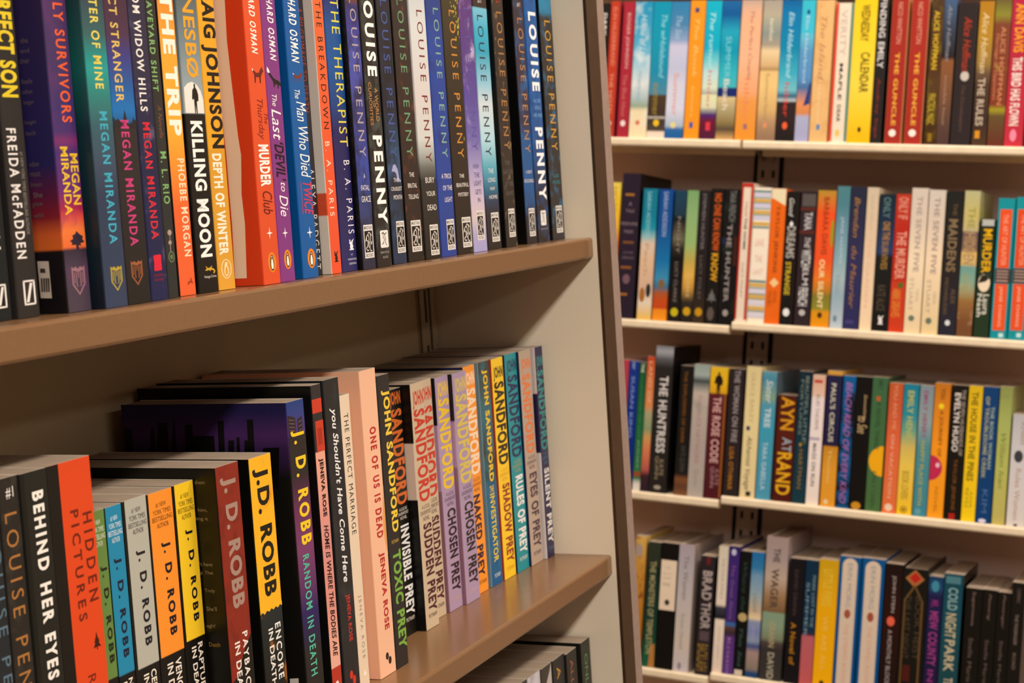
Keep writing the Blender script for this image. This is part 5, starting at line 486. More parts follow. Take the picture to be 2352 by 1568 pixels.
["far",0,-457.0,23.04,2505.8,-66.8,207.8,138.0,[[3.8,"ecd0a4"],[105.5,"f4dcb8"],[158.0,"dcc8b4"],[207.8,"d4c4b4"]],[[3.8,"ecd0a4"],[105.5,"f4dcb8"],[158.0,"dcc8b4"],[207.8,"d4c4b4"]],[[3.8,"ecd0a4"],[105.5,"f4dcb8"],[158.0,"dcc8b4"],[207.8,"d4c4b4"]],None,[["m","oval","6c7864",5.8,14.3,17.0,25.7],["t","THE SEVEN FIVE","a89890",8.1,15.7,88.0,196.5,"vb"],["t","STUART","b8a490",4.6,10.4,31.9,79.3,"v"],["t","TURTON","c0ac98",13.8,18.4,45.9,63.5,"v"]],[],"left of the two cream paperbacks in the second row","novels in the second far row"],
["far",0,-432.6,23.55,2505.8,-66.8,206.0,138.0,[[2.8,"e8cc98"],[106.8,"f4d8b4"],[159.1,"dcc8b4"],[206.0,"d0c4b4"]],"b09c80","b09c80",None,[["m","oval","6c7864",5.9,14.6,14.2,23.8],["t","THE SEVEN FIVE","a08c84",8.2,16.0,85.8,195.6,"vb"],["t","STUART","b09c88",4.7,10.6,29.9,78.0,"v"],["t","TURTON","b8a490",14.1,18.8,43.9,61.4,"v"]],[],"right of the two cream paperbacks in the second row","novels in the second far row"],
["far",0,-407.4,23.37,2505.8,-66.8,204.8,138.0,[[2.7,"242430"],[38.4,"28242c"],[90.6,"241f1e"],[204.8,"1c1c18"]],[[2.7,"242430"],[38.4,"28242c"],[90.6,"241f1e"],[204.8,"1c1c18"]],[[2.7,"242430"],[38.4,"28242c"],[90.6,"241f1e"],[204.8,"1c1c18"]],None,[["m","oval","e0e0e0",8.2,15.2,14.0,21.9],["t","THE","6c5434",9.3,15.2,170.5,187.8,"v"],["t","MAIDENS","887050",4.7,17.5,90.6,165.3,"vb"],["t","ALEX","70583c",14.0,19.9,45.4,66.3,"v"],["t","MICHAELIDES","70583c",4.7,9.3,29.7,81.9,"v"]],[],"black paperback titled MAIDENS in dull gold, second row","novels in the second far row"],
["far",0,-382.8,21.41,2505.8,-66.8,206.5,138.0,[[1.7,"704828"],[22.5,"7c4c2c"],[50.3,"986c38"],[62.4,"a09468"],[78.0,"84a890"],[98.8,"6c9c94"],[102.3,"d8b068"],[117.8,"e0b868"],[123.0,"846858"],[147.3,"6c5458"],[150.7,"c0b080"],[173.2,"c4b468"],[206.5,"b8b484"]],[[1.7,"704828"],[22.5,"7c4c2c"],[50.3,"986c38"],[62.4,"a09468"],[78.0,"84a890"],[98.8,"6c9c94"],[102.3,"d8b068"],[117.8,"e0b868"],[123.0,"846858"],[147.3,"6c5458"],[150.7,"c0b080"],[173.2,"c4b468"],[206.5,"b8b484"]],[[1.7,"704828"],[22.5,"7c4c2c"],[50.3,"986c38"],[62.4,"a09468"],[78.0,"84a890"],[98.8,"6c9c94"],[102.3,"d8b068"],[117.8,"e0b868"],[123.0,"846858"],[147.3,"6c5458"],[150.7,"c0b080"],[173.2,"c4b468"],[206.5,"b8b484"]],["c8b088",20,0.62],[["t","THE","a09848",6.4,16.1,152.4,183.5,"vb"],["t","HIDDEN","b08c58",3.2,18.2,102.3,147.3,"vb"],["t","NOVEL","a89c60",4.3,12.8,64.1,88.4,"v"]],[],"painted landscape paperback with yellow top, second row","novels in the second far row"],
["far",1,-358.9,20.43,2505.8,-66.8,167.2,152.0,[[2.4,"22361e"],[110.4,"1e3020"],[168.9,"1c2418"]],[[2.4,"22361e"],[110.4,"1e3020"],[168.9,"1c2418"]],[[2.4,"22361e"],[110.4,"1e3020"],[168.9,"1c2418"]],None,[["m","oval","f0d8b8",2.0,18.4,64.6,89.7],["p","28241c",[2.0,76.7,6.1,87.9,12.3,89.7,17.4,84.5,12.3,79.3,6.1,77.6]],["m","block","b8b8b0",2.0,19.4,157.7,166.9],["t","MURDER","f0b40c",5.1,17.4,91.4,153.4,"vb"],["t","Laura","d8d0c0",10.2,18.4,32.6,61.2,"vb"],["t","Nash","d8d0c0",2.5,9.2,29.2,62.0,"vb"]],[],"short dark green book with yellow capitals and round portrait, second row","novels in the second far row"],
["far",0,-335.9,22.92,2505.8,-66.8,197.6,138.0,"0e8e98","0e8e98","0e8e98",None,[["m","rect","e8501c",3.4,19.5,99.5,181.9],["m","rect","ec5420",2.8,19.5,11.8,77.2],["m","rect","40302c",1.1,22.7,78.1,98.7],["m","bar2","b8988c",3.4,19.5,94.4,96.1],["m","bar2","b8988c",3.4,19.5,90.1,91.8],["m","bar2","b8988c",3.4,19.5,85.8,87.5],["m","bar2","b8988c",3.4,19.5,80.6,82.7],["m","block","c0e0e0",11.5,18.3,2.3,8.3],["t","THE ART OF HUNTER","f8b090",8.0,14.9,103.0,175.0,"v"],["t","JANIE CHANG","f8c0a0",8.0,13.8,17.0,73.8,"v"]],[],"left of the two teal and orange boxed-title paperbacks, second row","novels in the second far row"],
["far",0,-311.4,22.66,2505.8,-66.8,199.9,138.0,"129098","129098","129098",None,[["m","rect","e04818",2.7,19.3,100.8,182.8],["m","rect","e85020",2.7,19.3,13.4,78.5],["m","rect","40302c",1.1,22.4,79.4,99.9],["m","bar2","b8988c",3.4,19.3,95.7,97.4],["m","bar2","b8988c",3.4,19.3,91.4,93.1],["m","bar2","b8988c",3.4,19.3,87.1,88.8],["m","bar2","b8988c",3.4,19.3,82.0,84.0],["m","block","c0e0e0",11.3,18.1,4.0,10.0],["t","THE ART OF HUNTER","f8a888",7.9,14.7,104.2,176.0,"v"],["t","JANIE CHANG","f8c0a0",7.9,13.6,18.6,75.1,"v"]],[],"right of the two teal and orange boxed-title paperbacks, at the frame edge","novels in the second far row"],
["far",0,-880.9,10.96,2505.8,-335.2,198.9,138.0,"b03c4c","b03c4c","b03c4c",None,[],[],"pink-red paperback sliver behind the near bookcase, third row","novels in the third far row"],
["far",0,-868.7,14.54,2505.8,-335.2,198.0,138.0,[[-2.4,"0c246c"],[99.4,"0c2c84"],[198.9,"143488"]],[[-2.4,"0c246c"],[99.4,"0c2c84"],[198.9,"143488"]],[[-2.4,"0c246c"],[99.4,"0c2c84"],[198.9,"143488"]],None,[["t","THREE","b8c8e8",4.4,8.7,185.8,196.0,"h"],["t","SUSAN KING","88a0d0",4.4,9.5,80.5,174.5,"v"]],[],"dark royal blue paperback left of the green one, third row","novels in the third far row"],
["far",0,-853.0,11.53,2505.8,-335.2,196.4,138.0,[[-1.2,"e0d8c8"],[10.2,"e0d8c8"],[19.6,"1c6c44"],[25.3,"a83c1c"],[30.9,"2c7044"],[100.6,"1c6438"],[196.4,"184c2c"]],[[-1.2,"e0d8c8"],[10.2,"e0d8c8"],[19.6,"1c6c44"],[25.3,"a83c1c"],[30.9,"2c7044"],[100.6,"1c6438"],[196.4,"184c2c"]],[[-1.2,"e0d8c8"],[10.2,"e0d8c8"],[19.6,"1c6c44"],[25.3,"a83c1c"],[30.9,"2c7044"],[100.6,"1c6438"],[196.4,"184c2c"]],None,[["t","GARDENER OF LIES","3c8458",4.0,7.1,81.8,177.6,"v"],["t","JONES","98b498",4.0,6.9,34.7,78.0,"v"],["t","THE","d8d8c8",3.5,8.1,181.4,194.4,"vb"]],[],"slim green paperback at the left of the third row","novels in the third far row"],
["far",0,-840.6,12.18,2505.8,-335.2,206.7,138.0,[[0.1,"2c1c28"],[24.6,"3c2028"],[34.0,"b8584c"],[64.1,"d87c50"],[82.9,"d09858"],[96.1,"889870"],[120.5,"a8a078"],[131.7,"dc8850"],[158.0,"d87c48"],[197.3,"c4582c"],[206.7,"b83c20"]],[[0.1,"2c1c28"],[24.6,"3c2028"],[34.0,"b8584c"],[64.1,"d87c50"],[82.9,"d09858"],[96.1,"889870"],[120.5,"a8a078"],[131.7,"dc8850"],[158.0,"d87c48"],[197.3,"c4582c"],[206.7,"b83c20"]],[[0.1,"2c1c28"],[24.6,"3c2028"],[34.0,"b8584c"],[64.1,"d87c50"],[82.9,"d09858"],[96.1,"889870"],[120.5,"a8a078"],[131.7,"dc8850"],[158.0,"d87c48"],[197.3,"c4582c"],[206.7,"b83c20"]],None,[["t","LAND OF","e8b894",3.7,8.5,135.5,199.2,"v"]],[],"slim orange and sage paperback beside THE HUNTRESS, third row","novels in the third far row"],
["far",0,-827.4,28.49,2505.8,-335.2,224.0,138.0,[[-1.4,"221e1c"],[191.4,"262220"],[197.0,"403c3c"],[204.4,"58585c"],[215.6,"a0a0a4"],[224.9,"707074"]],"100d0c","100d0c",["d8d8dc",22,0.72],[["m","oval","a09484",8.5,19.9,5.2,11.7],["t","THE HUNTRESS","e0d8d0",8.5,22.2,61.4,178.3,"vb"],["t","KATE","a08c6c",15.7,22.2,26.7,51.1,"v"],["t","QUINN","a08c6c",8.0,14.2,21.1,55.8,"v"]],[],"thick black book with white title THE HUNTRESS, tallest on the third row","novels in the third far row"],
["far",0,-786.7,20.94,2505.8,-335.2,196.9,138.0,[[0.5,"805030"],[13.6,"603c28"],[24.8,"7c4c28"],[32.3,"1c1818"],[77.0,"151210"],[196.9,"171412"]],[[0.5,"805030"],[13.6,"603c28"],[24.8,"7c4c28"],[32.3,"1c1818"],[77.0,"151210"],[196.9,"171412"]],[[0.5,"805030"],[13.6,"603c28"],[24.8,"7c4c28"],[32.3,"1c1818"],[77.0,"151210"],[196.9,"171412"]],None,[["t","THE EXPLOSIVES OF DARK","8c5414",6.3,11.5,78.9,188.6,"v"],["t","KATE QUINN","4c4844",6.3,14.7,36.0,75.2,"v"]],[],"black paperback with dull gold title right of THE HUNTRESS, third row","novels in the third far row"],
["far",0,-765.4,24.54,2505.8,-335.2,200.5,138.0,[[2.0,"b4a89c"],[71.7,"b0a098"],[134.8,"b8a89c"],[157.0,"c0b0a4"],[164.4,"98948c"],[175.5,"3c4444"],[184.8,"a0aca4"],[200.5,"90a098"]],[[2.0,"b4a89c"],[71.7,"b0a098"],[134.8,"b8a89c"],[157.0,"c0b0a4"],[164.4,"98948c"],[175.5,"3c4444"],[184.8,"a0aca4"],[200.5,"90a098"]],[[2.0,"b4a89c"],[71.7,"b0a098"],[134.8,"b8a89c"],[157.0,"c0b0a4"],[164.4,"98948c"],[175.5,"3c4444"],[184.8,"a0aca4"],[200.5,"90a098"]],["7c8884",16,0.66],[["t","THE ALICE NETWORK","a87c74",8.6,14.7,49.5,155.2,"v"],["t","Quinn","988c84",8.6,15.9,16.0,42.0,"v"]],[],"pale grey paperback with dark landscape top, third row","novels in the third far row"],
["far",0,-739.6,26.8,2505.8,-335.2,198.8,138.0,[[2.0,"4c141c"],[157.3,"5c1c24"],[160.1,"dca018"],[177.6,"e8b41c"],[199.7,"e0b428"]],[[2.0,"4c141c"],[157.3,"5c1c24"],[160.1,"dca018"],[177.6,"e8b41c"],[199.7,"e0b428"]],[[2.0,"4c141c"],[157.3,"5c1c24"],[160.1,"dca018"],[177.6,"e8b41c"],[199.7,"e0b428"]],None,[["m","man","20140c",6.7,20.1,157.3,191.4],["m","rect","8c5018",23.1,26.5,2.9,157.3],["t","THE ROSE CODE","d8a8a0",6.7,19.3,53.9,153.7,"vb"],["t","KATE","a8787c",16.1,22.0,20.6,44.6,"v"],["t","QUINN","b08488",8.0,14.7,16.8,48.3,"v"]],[],"maroon paperback with yellow top and dark figure, titled THE ROSE CODE","novels in the third far row"],
["far",0,-710.1,22.63,2505.8,-328.4,191.3,138.0,"281f20","281f20","281f20",None,[["t","THE WOMAN ON FIRE","988c8c",7.9,17.0,81.1,189.3,"vb"],["t","LISA OTHMAR","a86c18",6.8,14.0,9.2,73.7,"vb"]],[],"dark brown paperback, last on the left bay of the third row","novels in the third far row"],
["far",0,-684.0,22.63,2505.8,-328.4,196.6,138.0,[[2.6,"ecd49c"],[127.4,"e8d498"],[196.9,"dcc890"]],[[2.6,"ecd49c"],[127.4,"e8d498"],[196.9,"dcc890"]],[[2.6,"ecd49c"],[127.4,"e8d498"],[196.9,"dcc890"]],None,[["m","block","303858",4.5,10.2,100.9,107.3],["m","block","282828",9.1,17.0,2.6,9.9],["t","GRACE BAILEY","c0a87c",7.9,14.0,112.8,187.8,"v"],["t","Alchemist Voyage","4c4434",4.5,14.7,11.8,92.6,"vi"]],[],"buttery cream paperback first on the right bay of the third row","novels in the third far row"],
["far",0,-659.6,22.3,2505.8,-328.4,190.9,138.0,[[3.4,"4c98b4"],[111.2,"3c9cb8"],[140.4,"5098b0"],[151.3,"80a088"],[178.6,"4888a0"],[191.3,"5c98a8"]],"5c6c74","5c6c74",None,[["t","Sister","d8e0dc",6.7,16.7,144.0,178.6,"vi"],["t","TREE","d0dce0",6.7,15.6,107.6,136.7,"vb"],["t","TARA ISABELLA","c8dce4",6.7,13.8,14.4,85.7,"v"]],[],"sky blue paperback left of the yellow-lettered red one, third row","novels in the third far row"],
["far",0,-633.9,28.45,2505.8,-328.4,158.1,138.0,[[2.9,"4c140c"],[95.6,"581c10"],[158.1,"4c1c10"]],"141012","141012",None,[["t","AYN","dc981c",5.7,25.6,106.4,155.4,"vb"],["t","AT","98a0a8",10.0,24.2,73.8,95.6,"vb"],["t","RAND","ecac1c",4.3,25.6,10.1,72.9,"vb"]],[],"short dark red paperback with big yellow capitals, third row","novels in the third far row"],
["far",0,-604.6,19.54,2505.8,-328.4,195.3,138.0,[[3.7,"143844"],[115.9,"0c303c"],[195.3,"0c2430"]],[[3.7,"143844"],[115.9,"0c303c"],[195.3,"0c2430"]],[[3.7,"143844"],[115.9,"0c303c"],[195.3,"0c2430"]],["6c7c58",60,0.72],[["m","diam","b08424",5.9,10.7,83.3,90.6],["t","BEAUTIFUL LITTLE","849088",10.7,15.6,92.4,188.1,"v"],["t","FORTUNES","748478",3.9,8.2,101.4,182.7,"v"],["t","HARTMAN","94702c",6.8,12.7,21.8,79.7,"v"]],[],"dark teal star-sprinkled paperback beside the white one, third row","novels in the third far row"],
["far",0,-583.7,19.43,2505.8,-328.4,191.4,138.0,[[2.3,"f4e0d0"],[63.6,"f4e4dc"],[157.3,"ecdcd8"],[160.9,"e8c0a8"],[184.2,"dcac94"],[192.3,"e0b8a0"]],"7c2418","7c2418",None,[["m","bar2","c04838",2.9,14.6,179.7,184.2],["m","bar2","b8a8b8",0.2,15.5,95.2,99.7],["t","RUFI THORPE","8c7470",6.8,12.0,110.5,162.7,"v"],["t","MAGS ON RUN","706864",5.8,11.7,27.6,90.7,"vb"]],[],"white paperback with peach top, third row","novels in the third far row"],
["far",0,-562.2,21.53,2505.8,-328.4,199.1,138.0,[[-0.3,"e89c2c"],[51.8,"e49c2c"],[87.7,"c88824"],[89.5,"241c38"],[94.9,"201c40"],[192.0,"222044"],[194.3,"d89c3c"],[199.7,"d09838"]],[[-0.3,"e89c2c"],[51.8,"e49c2c"],[87.7,"c88824"],[89.5,"241c38"],[94.9,"201c40"],[192.0,"222044"],[194.3,"d89c3c"],[199.7,"d09838"]],[[-0.3,"e89c2c"],[51.8,"e49c2c"],[87.7,"c88824"],[89.5,"241c38"],[94.9,"201c40"],[192.0,"222044"],[194.3,"d89c3c"],[199.7,"d09838"]],None,[["m","oval","ecd0a0",5.4,11.8,3.3,10.5],["t","PAUL'S CIRCUS","d0c8b0",6.5,14.0,94.9,180.9,"vb"],["t","Thomas","ecc070",7.5,12.9,33.8,84.1,"v"]],[],"navy over amber paperback with white lettering, third row","novels in the third far row"],
["far",0,-538.4,18.17,2505.8,-328.4,193.7,138.0,[[1.9,"0c5890"],[5.5,"101420"],[161.2,"141824"],[184.4,"0c5484"],[194.3,"04649c"]],[[1.9,"0c5890"],[5.5,"101420"],[161.2,"141824"],[184.4,"0c5484"],[194.3,"04649c"]],[[1.9,"0c5890"],[5.5,"101420"],[161.2,"141824"],[184.4,"0c5484"],[194.3,"04649c"]],["0c5c98",30,0.5],[["t","BEACH READ OF EVERY KIND","b06cb4",4.5,13.6,7.3,184.4,"vi"]],[],"black and electric blue paperback with neon pink script, third row","novels in the third far row"],
["far",0,-519.6,23.03,2505.8,-328.4,194.1,138.0,"0d0b09","0d0b09","0d0b09",None,[["m","oval","c88c1c",3.5,17.3,0.3,11.4],["t","Something","c8a878",11.5,17.3,130.9,168.3,"vi"],["t","to See","c8a878",5.8,19.6,111.3,136.2,"vi"]],[],"plain black paperback with tan script, third row","novels in the third far row"],
["far",0,-495.9,21.98,2505.8,-328.4,194.9,138.0,[[0.5,"486c3c"],[93.8,"446c40"],[194.9,"3c6440"]],[[0.5,"486c3c"],[93.8,"446c40"],[194.9,"3c6440"]],[[0.5,"486c3c"],[93.8,"446c40"],[194.9,"3c6440"]],None,[["p","f4ac10",[21.7,95.5,18.1,95.2,13.2,93.5,8.8,90.5,5.3,86.5,2.8,81.6,1.5,76.2,1.5,70.6,2.8,65.2,5.3,60.4,8.8,56.3,13.2,53.3,18.1,51.6,21.7,51.3]],["m","block","b85c2c",6.6,12.7,160.4,167.5],["t","EMILY","2c4c30",8.8,15.4,177.2,191.4,"vb"],["t","A NOVEL THING","2c4c2c",7.7,14.3,90.3,159.5,"vb"],["t","EMILY CHEN","344c28",7.7,13.2,4.9,58.3,"v"]],[],"green paperback with yellow balloon, third row","novels in the third far row"],
["far",0,-471.4,19.89,2505.8,-328.4,188.3,138.0,[[-0.6,"e8743c"],[96.0,"e4683c"],[149.1,"cc5834"],[188.8,"c0582c"]],[[-0.6,"e8743c"],[96.0,"e4683c"],[149.1,"cc5834"],[188.8,"c0582c"]],[[-0.6,"e8743c"],[96.0,"e4683c"],[149.1,"cc5834"],[188.8,"c0582c"]],None,[["m","oval","f4d0b0",4.0,14.9,3.0,13.6],["t","YOU AND ME","e89c74",7.0,12.9,120.8,186.2,"v"],["t","ON VACATION","f0b898",7.0,11.9,21.6,113.7,"v"]],[],"coral paperback right of the green balloon spine, third row","novels in the third far row"],
["far",0,-450.5,21.41,2505.8,-328.4,188.7,138.0,[[-1.7,"fcc81c"],[27.4,"f4c43c"],[71.6,"ecc850"],[98.0,"d4b860"],[119.2,"70a488"],[142.0,"2c8c98"],[188.7,"147c94"]],[[-1.7,"fcc81c"],[27.4,"f4c43c"],[71.6,"ecc850"],[98.0,"d4b860"],[119.2,"70a488"],[142.0,"2c8c98"],[188.7,"147c94"]],[[-1.7,"fcc81c"],[27.4,"f4c43c"],[71.6,"ecc850"],[98.0,"d4b860"],[119.2,"70a488"],[142.0,"2c8c98"],[188.7,"147c94"]],None,[["m","ring","5c501c",5.4,15.0,1.8,12.4],["t","EMILY HENRY","b8b860",6.4,15.4,101.5,179.0,"vb"],["t","BOOK LOVERS","907c2c",5.4,15.0,22.1,62.7,"v"]],[],"teal fading to yellow paperback, third row","novels in the third far row"],
["far",0,-427.4,19.53,2505.8,-328.4,188.1,138.0,[[-1.0,"3c8898"],[100.0,"4c8c94"],[135.1,"90a0a0"],[188.6,"7c8c94"]],[[-1.0,"3c8898"],[100.0,"4c8c94"],[135.1,"90a0a0"],[188.6,"7c8c94"]],[[-1.0,"3c8898"],[100.0,"4c8c94"],[135.1,"90a0a0"],[188.6,"7c8c94"]],None,[["m","ring","7cb0b8",3.9,11.7,2.5,11.3],["t","EMILY HENRY","984c74",5.9,12.1,112.3,180.7,"vb"],["t","HAPPY PLACE WITH","b0a840",5.9,11.7,15.7,108.8,"vb"]],[],"grey-blue paperback with pink and yellow lettering, third row","novels in the third far row"],
["far",0,-406.7,22.22,2505.8,-328.4,193.3,138.0,[[-1.3,"fca01c"],[102.1,"f8981c"],[154.6,"dc841c"],[193.8,"c0701c"]],[[-1.3,"fca01c"],[102.1,"f8981c"],[154.6,"dc841c"],[193.8,"c0701c"]],[[-1.3,"fca01c"],[102.1,"f8981c"],[154.6,"dc841c"],[193.8,"c0701c"]],None,[["p","c42850",[17.1,71.4,16.5,76.0,14.9,80.3,12.2,84.0,8.8,87.0,4.7,88.9,0.3,89.8,0.3,53.1,4.7,54.0,8.8,55.9,12.2,58.9,14.9,62.6,16.5,66.9]],["m","oval","f0c0c8",7.8,13.3,72.3,79.3],["m","oval","f0d020",6.7,14.4,156.3,164.2],["t","YOU","7c3c0c",8.9,15.1,170.3,186.0,"vb"],["t","A JOURNEY OF","8c480c",7.8,14.4,88.1,154.6,"vb"],["t","NOVEL","b06414",8.9,13.3,7.5,44.3,"v"]],[],"orange paperback with crimson ball, third row","novels in the third far row"],
["far",0,-382.0,22.13,2505.8,-328.4,192.3,138.0,"12100a","12100a","12100a",None,[["m","block","a81c10",5.5,14.4,0.3,9.3],["t","EVELYN HUGO","e8dcd0",4.0,12.2,97.4,181.0,"vb"],["t","THE SEVEN HUSBANDS OF","b8a898",13.7,18.8,92.2,186.2,"v"],["t","TAYLOR JENKINS","885014",6.6,13.3,13.6,86.9,"v"]],[],"black paperback with white vertical lettering between the orange and the yellow spines, third row","novels in the third far row"],
["far",0,-359.0,19.11,2505.8,-328.4,193.1,138.0,[[-1.5,"fcd014"],[158.4,"e8bc18"],[193.1,"d8b014"]],[[-1.5,"fcd014"],[158.4,"e8bc18"],[193.1,"d8b014"]],[[-1.5,"fcd014"],[158.4,"e8bc18"],[193.1,"d8b014"]],None,[["t","THE HOUSE IN THE PINES","58500c",4.2,13.4,57.7,184.4,"vb"],["t","ANA","988414",10.5,14.3,19.4,43.8,"v"],["t","REYES","988414",3.8,8.6,19.4,47.2,"v"]],[],"lemon yellow paperback between black and dark blue spines, third row","novels in the third far row"],
["far",0,-339.0,21.16,2505.8,-328.4,193.4,138.0,[[-0.1,"063c70"],[193.9,"0c3c70"]],[[-0.1,"063c70"],[193.9,"0c3c70"]],[[-0.1,"063c70"],[193.9,"0c3c70"]],None,[["m","oval","d8d4e8",4.2,14.8,0.3,6.0],["t","THE BOOK WOMAN","9cb0a0",11.6,16.5,77.1,165.4,"vb"],["t","OF TROUBLESOME CREEK","a8a880",4.2,9.5,63.2,179.2,"vb"],["t","KIM","4c6c9c",7.4,14.8,14.7,47.6,"v"]],[],"dark blue paperback with two lines of pale capitals, third row","novels in the third far row"],
["far",0,-316.3,17.36,2505.8,-328.4,195.0,138.0,[[-1.2,"c4b460"],[75.7,"b8b860"],[144.7,"a8b060"],[195.5,"88904c"]],[[-1.2,"c4b460"],[75.7,"b8b860"],[144.7,"a8b060"],[195.5,"88904c"]],[[-1.2,"c4b460"],[75.7,"b8b860"],[144.7,"a8b060"],[195.5,"88904c"]],None,[["m","bar2","8c9454",1.7,13.0,179.1,184.3],["t","William Ivan","708038",5.2,12.2,51.5,129.2,"vi"]],[],"pale olive green paperback, third row","novels in the third far row"],
["far",0,-296.5,24.27,2505.8,-328.4,157.9,138.0,[[-1.3,"e0d4cc"],[112.3,"ccc8c8"],[158.7,"b8b4b4"]],[[-1.3,"e0d4cc"],[112.3,"ccc8c8"],[158.7,"b8b4b4"]],[[-1.3,"e0d4cc"],[112.3,"ccc8c8"],[158.7,"b8b4b4"]],None,[["m","oval","3c3c40",4.9,17.0,90.0,107.2],["m","oval","4c4844",9.7,15.8,0.3,3.8],["t","Kristin","a08070",12.1,19.4,115.8,146.7,"v"],["t","Rules Women","b89080",8.5,15.8,9.0,81.4,"v"]],[],"pale grey shorter book at the right end of the third row","novels in the third far row"],
["far",0,-841.6,16.44,2505.8,-603.5,199.4,138.0,[[-4.3,"a06020"],[84.0,"b87828"],[150.4,"c88c38"],[200.2,"d8ac58"]],[[-4.3,"a06020"],[84.0,"b87828"],[150.4,"c88c38"],[200.2,"d8ac58"]],[[-4.3,"a06020"],[84.0,"b87828"],[150.4,"c88c38"],[200.2,"d8ac58"]],["7c4410",50,0.62],[["m","oval","a89484",0.2,11.5,167.0,186.9]],[],"ornate golden paperback at the left of the lowest back row","books in the lowest far row"],
["far",0,-821.4,19.73,2505.8,-603.5,192.7,138.0,[[-1.1,"1c5c40"],[33.7,"145438"],[43.7,"18442c"],[70.2,"183c30"],[153.0,"0c2820"],[156.3,"2c3024"],[192.7,"2c3424"]],[[-1.1,"1c5c40"],[33.7,"145438"],[43.7,"18442c"],[70.2,"183c30"],[153.0,"0c2820"],[156.3,"2c3024"],[192.7,"2c3424"]],[[-1.1,"1c5c40"],[33.7,"145438"],[43.7,"18442c"],[70.2,"183c30"],[153.0,"0c2820"],[156.3,"2c3024"],[192.7,"2c3424"]],None,[["p","b87838",[10.0,0.3,11.8,33.7,18.7,37.0,19.4,9.3,19.4,0.3]],["t","THE MONSTERS OF TEMPLETON","a89c6c",4.9,14.2,20.4,163.0,"vb"]],[],"dark green paperback with tan capitals, lowest back row","books in the lowest far row"],
["far",0,-799.7,26.01,2505.8,-603.5,193.9,138.0,"0f0c09","0f0c09","0f0c09",None,[["m","rect","ecd4b8",0.8,25.5,90.9,167.5],["m","oval","3c342c",9.1,16.9,98.3,107.4],["t","THE","b8a898",6.5,15.6,154.3,157.6,"h"],["t","WEIGHT","b8a898",2.6,19.5,145.3,147.7,"h"],["t","OF","a89888",5.2,16.9,138.7,141.2,"h"],["t","INK","a89888",5.2,16.9,128.0,132.9,"h"]],[],"black book with a large cream label, lowest back row","books in the lowest far row"],
["far",1,-771.9,24.69,2505.8,-603.5,194.6,152.0,[[-2.0,"ccc0c4"],[44.2,"d0c0b0"],[110.0,"c4b8b4"],[159.3,"b4aab0"],[195.4,"ac9ca4"]],"a89488","a89488",None,[["m","oval","948c94",7.4,13.6,2.9,14.5],["t","The Women","7c746c",8.6,16.1,110.0,177.4,"v"],["t","Kristin Hannah","a09488",8.6,14.8,34.3,88.6,"v"]],[],"thick pale lilac-grey hardcover, lowest back row","books in the lowest far row"],
["far",0,-736.8,22.5,2505.8,-603.5,181.2,138.0,"2a2226","0c0a0a","0c0a0a",None,[["m","rect","6c2020",9.0,14.6,168.2,179.6],["m","rect","58484c",4.5,19.1,52.2,66.9],["t","BRAD","b8a8a0",4.5,19.1,114.3,158.4,"vb"],["t","THOR","b8a8a0",4.5,19.1,70.1,111.0,"vb"],["t","BACKLASH","8c6c2c",2.2,19.1,6.3,47.2,"vb"]],[],"dark book with blocky grey capitals and gold foot, lowest back row","books in the lowest far row"],
["far",0,-709.9,14.81,2505.8,-596.2,191.3,138.0,[[-2.5,"ecd4c0"],[79.8,"f0dcc8"],[82.3,"1c1c20"],[98.6,"3c3c48"],[103.5,"ecd8c4"],[191.3,"d8ccb4"]],[[-2.5,"ecd4c0"],[79.8,"f0dcc8"],[82.3,"1c1c20"],[98.6,"3c3c48"],[103.5,"ecd8c4"],[191.3,"d8ccb4"]],[[-2.5,"ecd4c0"],[79.8,"f0dcc8"],[82.3,"1c1c20"],[98.6,"3c3c48"],[103.5,"ecd8c4"],[191.3,"d8ccb4"]],None,[["t","THE FOUR WINDS","a8a090",5.9,10.4,111.6,173.4,"v"],["t","JOHN GRAY","c0b0a0",5.2,9.6,20.3,69.2,"v"]],[],"thin cream paperback with a black band, lowest back row","books in the lowest far row"],
["far",0,-694.1,16.15,2505.8,-596.2,193.3,138.0,[[-0.3,"5c3880"],[55.1,"5c3478"],[61.7,"382830"],[69.8,"5c3c34"],[76.3,"2c70b0"],[79.6,"442c70"],[180.3,"3c2470"],[193.3,"241c5c"]],[[-0.3,"5c3880"],[55.1,"5c3478"],[61.7,"382830"],[69.8,"5c3c34"],[76.3,"2c70b0"],[79.6,"442c70"],[180.3,"3c2470"],[193.3,"241c5c"]],[[-0.3,"5c3880"],[55.1,"5c3478"],[61.7,"382830"],[69.8,"5c3c34"],[76.3,"2c70b0"],[79.6,"442c70"],[180.3,"3c2470"],[193.3,"241c5c"]],None,[["m","oval","c8c0d8",4.0,11.3,179.5,189.2],["t","The Great Alone","8c5c9c",5.7,10.5,82.8,165.7,"v"],["t","Kristin","a878b4",5.7,10.5,2.0,55.1,"v"]],[],"purple and violet paperback, lowest back row","books in the lowest far row"],
["far",0,-675.8,16.73,2505.8,-596.2,188.2,138.0,"0c0e0c","0c0e0c","0c0e0c",None,[["m","oval","c0a870",1.7,15.1,82.0,95.0],["m","rect","d8c8b0",0.8,12.5,0.7,8.9],["t","Where the","2c4440",5.0,10.9,98.2,171.2,"vi"],["t","This Sea","405c58",5.0,10.0,13.8,72.3,"vi"]],[],"black paperback with a pale moon on its spine, lowest back row","books in the lowest far row"],
